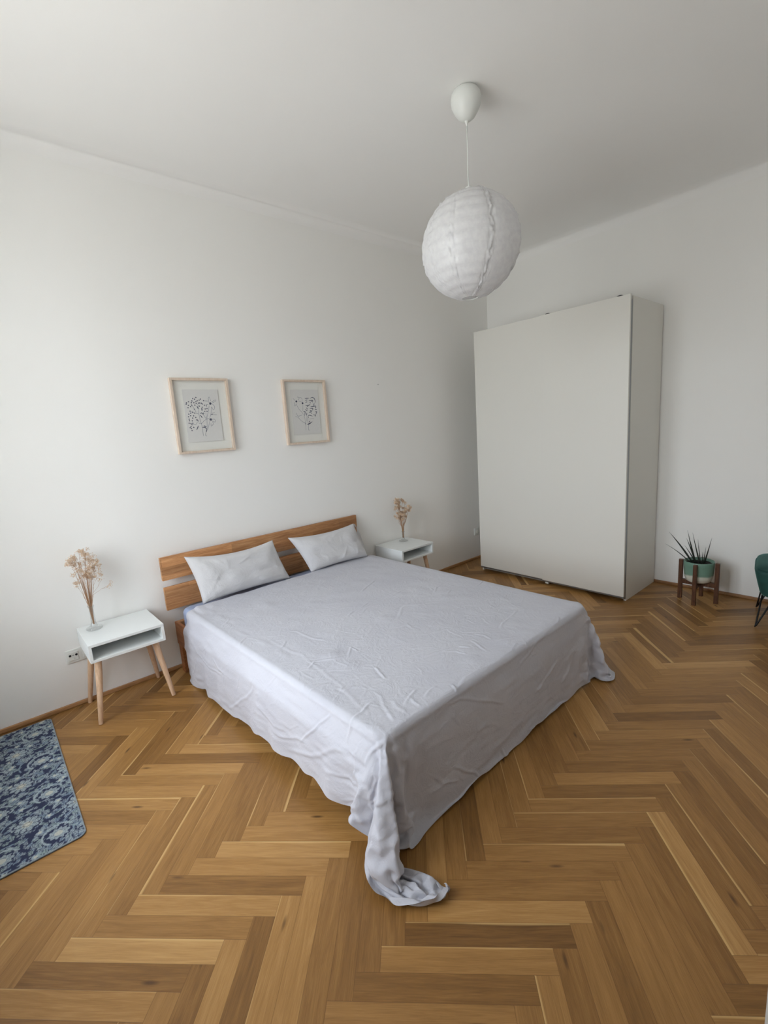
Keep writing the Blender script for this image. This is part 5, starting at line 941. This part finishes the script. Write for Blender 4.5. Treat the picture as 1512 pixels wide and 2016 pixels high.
def ring_obj(name, th_, r, parent):
    bm = BM(); rr_ = R0 * math.sin(th_); zz = zc + R0 * 1.03 * math.cos(th_); ox = .012 * math.cos(th_); oy = -.004 * math.cos(th_)
    pts = [(rr_ * math.cos(a * PI / 20) + ox, rr_ * math.sin(a * PI / 20) + oy, zz) for a in range(41)]
    add_tube(bm, pts, r, 6); obj(name, bm, M_plastic, parent, smooth=True)
ring_obj('bottom_ring', a_bot, .0032, lan); ring_obj('top_ring', a_top, .0032, lan)
bm = BM(); add_tube(bm, [(0, 0, -.44), (0, 0, -.53)], .019, 16)
obj('bulb_holder', bm, M_plastic, t)
bm = BM(); add_tube(bm, [(.045, 0, zc + .247), (0, 0, -.475), (-.035, 0, zc + .247)], .0014, 6)
obj('wire_spreader', bm, M_alu, t)

# ------------------------------------------------------------------ plant on its stand
px_, py_ = -.270, -2.150
t = thing('plant_stand', 'low dark wooden four-legged plant stand by the right wall', 'plant stand', (px_, py_, 0), math.radians(4))
for k in range(4):
    a = k * PI / 2; o_ = BM(); add_box(o_, .108, .137, -.013, .013, 0, .325, .002)
    bmesh.ops.rotate(o_, verts=o_.verts, cent=(0, 0, 0), matrix=Matrix.Rotation(a + PI / 4 * 0, 3, 'Z'))
    obj('leg', o_, M_standdark, t)
o_ = BM(); add_box(o_, -.108, .108, -.014, .014, .128, .1635, .001); obj('crossbar', o_, M_standdark, t)
o_ = BM(); add_box(o_, -.014, .014, -.108, -.0145, .128, .1635, .001); add_box(o_, -.014, .014, .0145, .108, .128, .1635, .001); obj('crossbar', o_, M_standdark, t)
pz = .1645
t = thing('potted_plant', 'spiky dark green plant in a mint and cream pot on the wooden stand', 'plant', (px_, py_, pz))
b = lathe([(.0, .0), (.074, .0), (.085, .008), (.095, .035), (.101, .08), (.103, .13), (.103, .163), (.1005, .166), (.098, .163), (.097, .135), (.0, .135)], 48)
obj('pot', b, M_glaze, t, smooth=True)
bm = BM(); rn = random.Random(3); rows = []
for j in range(7):
    rows.append([bm.verts.new((.096 * j / 6 * math.cos(i * PI / 14), .096 * j / 6 * math.sin(i * PI / 14), .142 + rn.uniform(-.003, .004))) for i in range(28)] if j else [bm.verts.new((0, 0, .146))])
for i in range(28): bm.faces.new((rows[0][0], rows[1][i], rows[1][(i + 1) % 28]))
for j in range(1, 6):
    for i in range(28): bm.faces.new((rows[j][i], rows[j + 1][i], rows[j + 1][(i + 1) % 28], rows[j][(i + 1) % 28]))
obj('soil', bm, M_soil, t)
def leaf(bx, by, tipx, tipy, tipz, wd, bend):
    bm = BM(); N = 14; L_ = []
    p0 = Vector((bx, by, .140)); p3 = Vector((tipx, tipy, tipz)); d = p3 - p0
    mid = p0 + d * .5 + Vector((0, 0, bend))
    side = Vector((.45, -.89, 0)) if abs(d.y) > .01 else Vector((.6, -.8, 0)); side = (side - d.normalized() * side.dot(d.normalized())).normalized(); up = d.normalized().cross(side)
    for k in range(N + 1):
        s = k / N; p = p0 * (1 - s) ** 2 + mid * 2 * s * (1 - s) + p3 * s * s; w_ = wd * (1 - s ** 1.3) * (.6 + .8 * min(1, s * 4)) + .0004
        L_.append([bm.verts.new(p - side * w_), bm.verts.new(p + up * w_ * .45), bm.verts.new(p + side * w_), bm.verts.new(p - up * w_ * .25)])
    for a, b in zip(L_, L_[1:]):
        for i in range(4): bm.faces.new((a[i], a[(i + 1) % 4], b[(i + 1) % 4], b[i]))
    bm.faces.new(L_[0]); bm.faces.new(L_[-1][::-1])
    obj('leaf', bm, M_leaf, t, smooth=True)
# (root x, y) then tip offset from the pot's centre: y is along the wall (+y is to the left in the photo)
for (bx, by, tx, ty, tz, wd, bd) in (
    (0, .045, -.02, .215, .385, .0060, .02), (.0, .06, -.03, .235, .285, .0028, .02), (.0, .02, .0, .095, .345, .0050, .01), (.0, .025, -.01, .088, .410, .0052, -.005),
    (.0, -.005, .0, .055, .395, .0042, -.01), (.0, -.01, .01, .020, .345, .0028, -.005), (.01, -.03, .0, -.075, .370, .0042, -.012), (.0, -.02, .0, -.020, .250, .0032, .01),
    (.01, -.025, .02, -.035, .285, .0030, .0), (-.02, .03, -.05, .07, .21, .0035, .01), (-.02, -.02, -.05, -.05, .20, .0030, .01), (.02, .03, .05, .12, .27, .0035, .01)):
    leaf(bx, by, tx, ty, tz - .010, wd, bd)

# ------------------------------------------------------------------ green stool at the right edge
t = thing('velvet_stool', 'dark green velvet stool on black hairpin legs cut by the right edge of the photo', 'stool', (-.335, -2.745, 0), math.radians(10))
def loft(secs, n=56):
    bm = BM(); rings = []
    for (z, h, p) in secs:
        rings.append([bm.verts.new((h * math.copysign(abs(math.cos(a)) ** (2 / p), math.cos(a)), h * math.copysign(abs(math.sin(a)) ** (2 / p), math.sin(a)), z)) for a in [2 * PI * k / n for k in range(n)]])
    for r0, r1 in zip(rings, rings[1:]):
        for k in range(n): bm.faces.new((r0[k], r0[(k + 1) % n], r1[(k + 1) % n], r1[k]))
    bm.faces.new(rings[0][::-1]); bm.faces.new(rings[-1]); return bm
obj('seat', loft([(.212, .165, 4), (.216, .188, 4.5), (.235, .197, 5), (.30, .212, 5.5), (.365, .226, 6), (.392, .231, 6), (.400, .228, 6), (.404, .222, 6)]), M_velvet, t, smooth=True)
obj('cushion', loft([(.403, .216, 6), (.407, .222, 6), (.416, .221, 6), (.430, .208, 5), (.440, .180, 4), (.446, .12, 3), (.447, .04, 2)]), M_velvet, t, smooth=True)
for sx in (-1, 1):
    for sy in (-1, 1):
        bm = BM(); fx_, fy_ = .205 * sx, .205 * sy
        add_tube(bm, [(fx_ * .55, fy_ * .86, .222), (fx_ * .97, fy_ * .985, .014), (fx_, fy_, .0058), (fx_ * .985, fy_ * .97, .014), (fx_ * .86, fy_ * .55, .222)], .0055, 8)
        obj('leg', bm, M_blackmetal, t, smooth=True)['label'] = 'black metal hairpin leg'

# ------------------------------------------------------------------ rug, its woven pattern held per vertex
def rug():
    x0, x1, y0, y1 = -4.885, -4.340, -1.165, -.052
    st = .0036; nx = int((x1 - x0) / st); ny = int((y1 - y0) / st)
    X, Y = np.meshgrid(np.linspace(x0, x1, nx), np.linspace(y0, y1, ny))
    navy = np.array(srgb(52, 58, 82)[:3]); pale = np.array(srgb(158, 170, 177)[:3]); mid = np.array(srgb(126, 142, 158)[:3]); cream = np.array(srgb(190, 190, 178)[:3]); teal = np.array(srgb(142, 158, 158)[:3])
    Cc = np.tile(navy, (ny, nx, 1)).astype(float); rn = random.Random(21)
    def paint(m, col, k=1.0): Cc[m] = Cc[m] * (1 - k) + col * k
    def leaf_(cx, cy, a, ln, wd, c):
        dx, dy = X - cx, Y - cy; u = dx * math.cos(a) + dy * math.sin(a); v = -dx * math.sin(a) + dy * math.cos(a)
        v = v - .18 * u * u / ln
        s = np.clip(u / ln, -1, 1); w = wd * (1 - s * s) * (1 + .35 * np.sin(s * 9))
        m = (np.abs(u) < ln) & (np.abs(v) < w); paint(m, c); paint(m & (np.abs(v) < .0016), navy * 1.3, .75)
    def arc(cx, cy, r, a0, a1, w, c):
        dx, dy = X - cx, Y - cy; rr_ = np.hypot(dx, dy); an = (np.arctan2(dy, dx) - a0) % (2 * PI)
        paint((np.abs(rr_ - r) < w) & (an < a1), c)
    PX_, PY_ = .182, .150
    cells = []
    for r in range(-1, 9):
        for c in range(-1, 5): cells.append((x1 - .085 - c * PX_ + (PX_ / 2 if r % 2 else 0), y0 + .085 + r * PY_, r, c))
    for cx, cy, r, c in cells:                            # scrolling stems
        s = 1 if (r + c) % 2 else -1
        arc(cx + s * .02, cy, .070, .6 * s, 4.2, .0030, mid); arc(cx - s * .09, cy + .03, .045, 2.0, 3.6, .0028, teal)
    for _ in range(1900):                                  # leaves between the blooms
        cx, cy = rn.uniform(x0, x1), rn.uniform(y0, y1)
        if min(math.hypot(cx - q[0], cy - q[1]) for q in cells) < .040: continue
        leaf_(cx, cy, rn.uniform(0, PI), rn.uniform(.011, .021), rn.uniform(.0045, .0075), rn.choice((pale, mid, teal, pale * .85)))
    for _ in range(90):
        cx, cy = rn.uniform(x0, x1), rn.uniform(y0, y1); a0 = rn.uniform(0, 6)
        if min(math.hypot(cx - q[0], cy - q[1]) for q in cells) < .05: continue
        dx, dy = X - cx, Y - cy; rr_ = np.hypot(dx, dy); an = np.arctan2(dy, dx)
        paint(rr_ < .015 * (.75 + .25 * np.cos(5 * an + a0)), pale); paint(rr_ < .006, cream)
    for cx, cy, r, c in cells:                            # large blooms, two kinds
        dx, dy = X - cx, Y - cy; rr_ = np.hypot(dx, dy); an = np.arctan2(dy, dx)
        if r % 2:
            pet = .046 * (.72 + .28 * np.abs(np.cos(4.5 * an)))
            paint(rr_ < pet + .006, navy); paint(rr_ < pet, pale); paint((rr_ < pet) & (rr_ > pet * .45) & (np.abs(np.sin(4.5 * an + PI / 2)) < .22), navy, .9)
            paint((rr_ < pet) & (np.sin(rr_ * 520 + 2 * np.cos(9 * an)) > .65), navy, .5); paint(rr_ < pet * .42, cream); paint((rr_ < .014) & (rr_ > .010), navy, .7)
        else:
            ex = np.hypot(dx, dy * 1.2); pet = .040 * (.88 + .12 * np.cos(10 * an))
            paint(ex < pet + .007, navy); paint(ex < pet, pale * .95); paint((ex < pet * .85) & (np.sin(ex * 900 + 3 * np.sin(6 * an)) > .3), navy, .55); paint(ex < .016, cream, .8)
            arc(cx, cy, .055, .4, 3.6, .0035, pale)
    # woven edge
    e_ = np.minimum(np.minimum(X - x0, x1 - X), np.minimum(Y - y0, y1 - Y)); paint(e_ < .006, pale * .8, .8)
    # rounded corners: pull the grid's corners in
    rc = .030; Xr, Yr = X.copy(), Y.copy()
    for sx, ex in ((-1, x0 + rc), (1, x1 - rc)):
        for sy, ey in ((-1, y0 + rc), (1, y1 - rc)):
            m = ((X - ex) * sx > 0) & ((Y - ey) * sy > 0); dx, dy = X - ex, Y - ey
            mx = np.maximum(np.abs(dx), np.abs(dy)); ll = np.hypot(dx, dy) + 1e-9
            Xr = np.where(m, ex + dx * mx / ll, Xr); Yr = np.where(m, ey + dy * mx / ll, Yr)
    Z = np.full(X.shape, .0085); Z = np.where(e_ < .004, .0070, Z) + .0004 * np.sin(X * 900) * np.sin(Y * 900)
    V = np.stack([Xr, Yr, Z], -1).reshape(-1, 3); id_ = np.arange(nx * ny).reshape(ny, nx)
    F = np.stack([id_[:-1, :-1], id_[:-1, 1:], id_[1:, 1:], id_[1:, :-1]], -1).reshape(-1, 4).tolist()
    rim = list(id_[0, :]) + list(id_[1:, -1]) + list(id_[-1, :-1][::-1]) + list(id_[1:-1, 0][::-1]); nV = len(V)
    V = np.concatenate([V, V[rim] * np.array([1, 1, 0]) + np.array([0, 0, .0004])])
    for i in range(len(rim)):
        j = (i + 1) % len(rim); F.append((int(rim[i]), nV + i, nV + j, int(rim[j])))
    F.append(tuple(nV + i for i in range(len(rim)))[::-1])
    m = Mat('woven_rug'); m.p.inputs['Roughness'].default_value = .9; m.p.inputs['Specular IOR Level'].default_value = .15
    at = m.new('ShaderNodeAttribute', attribute_name='weave'); n_ = m.noise(m.coord(), 260, 2)
    g = m.new('ShaderNodeCombineXYZ'); k = m.math('ADD', m.math('MULTIPLY', n_, .5), .75); [m.link(k, g.inputs[i]) for i in range(3)]
    m.link(m.mix(at.outputs['Color'], g.outputs[0], 1.0, 'MULTIPLY'), m.p.inputs['Base Color']); m.bump(n_, .3, .002)
    o = obj('rug', ([tuple(v) for v in V.tolist()], F), m.m)
    cols = np.ones((len(V), 4)); cols[:nV, :3] = Cc.reshape(-1, 3); cols[nV:, :3] = srgb(58, 44, 52)[:3]
    a_ = o.data.color_attributes.new('weave', 'FLOAT_COLOR', 'POINT'); a_.data.foreach_set('color', cols.ravel())
    o.data.polygons.foreach_set('use_smooth', [True] * len(o.data.polygons)); o.data.set_sharp_from_angle(angle=.7)
    tag(o, 'blue and cream floral rug on the parquet at the left edge', 'rug')
rug()
bpy.context.view_layer.update()
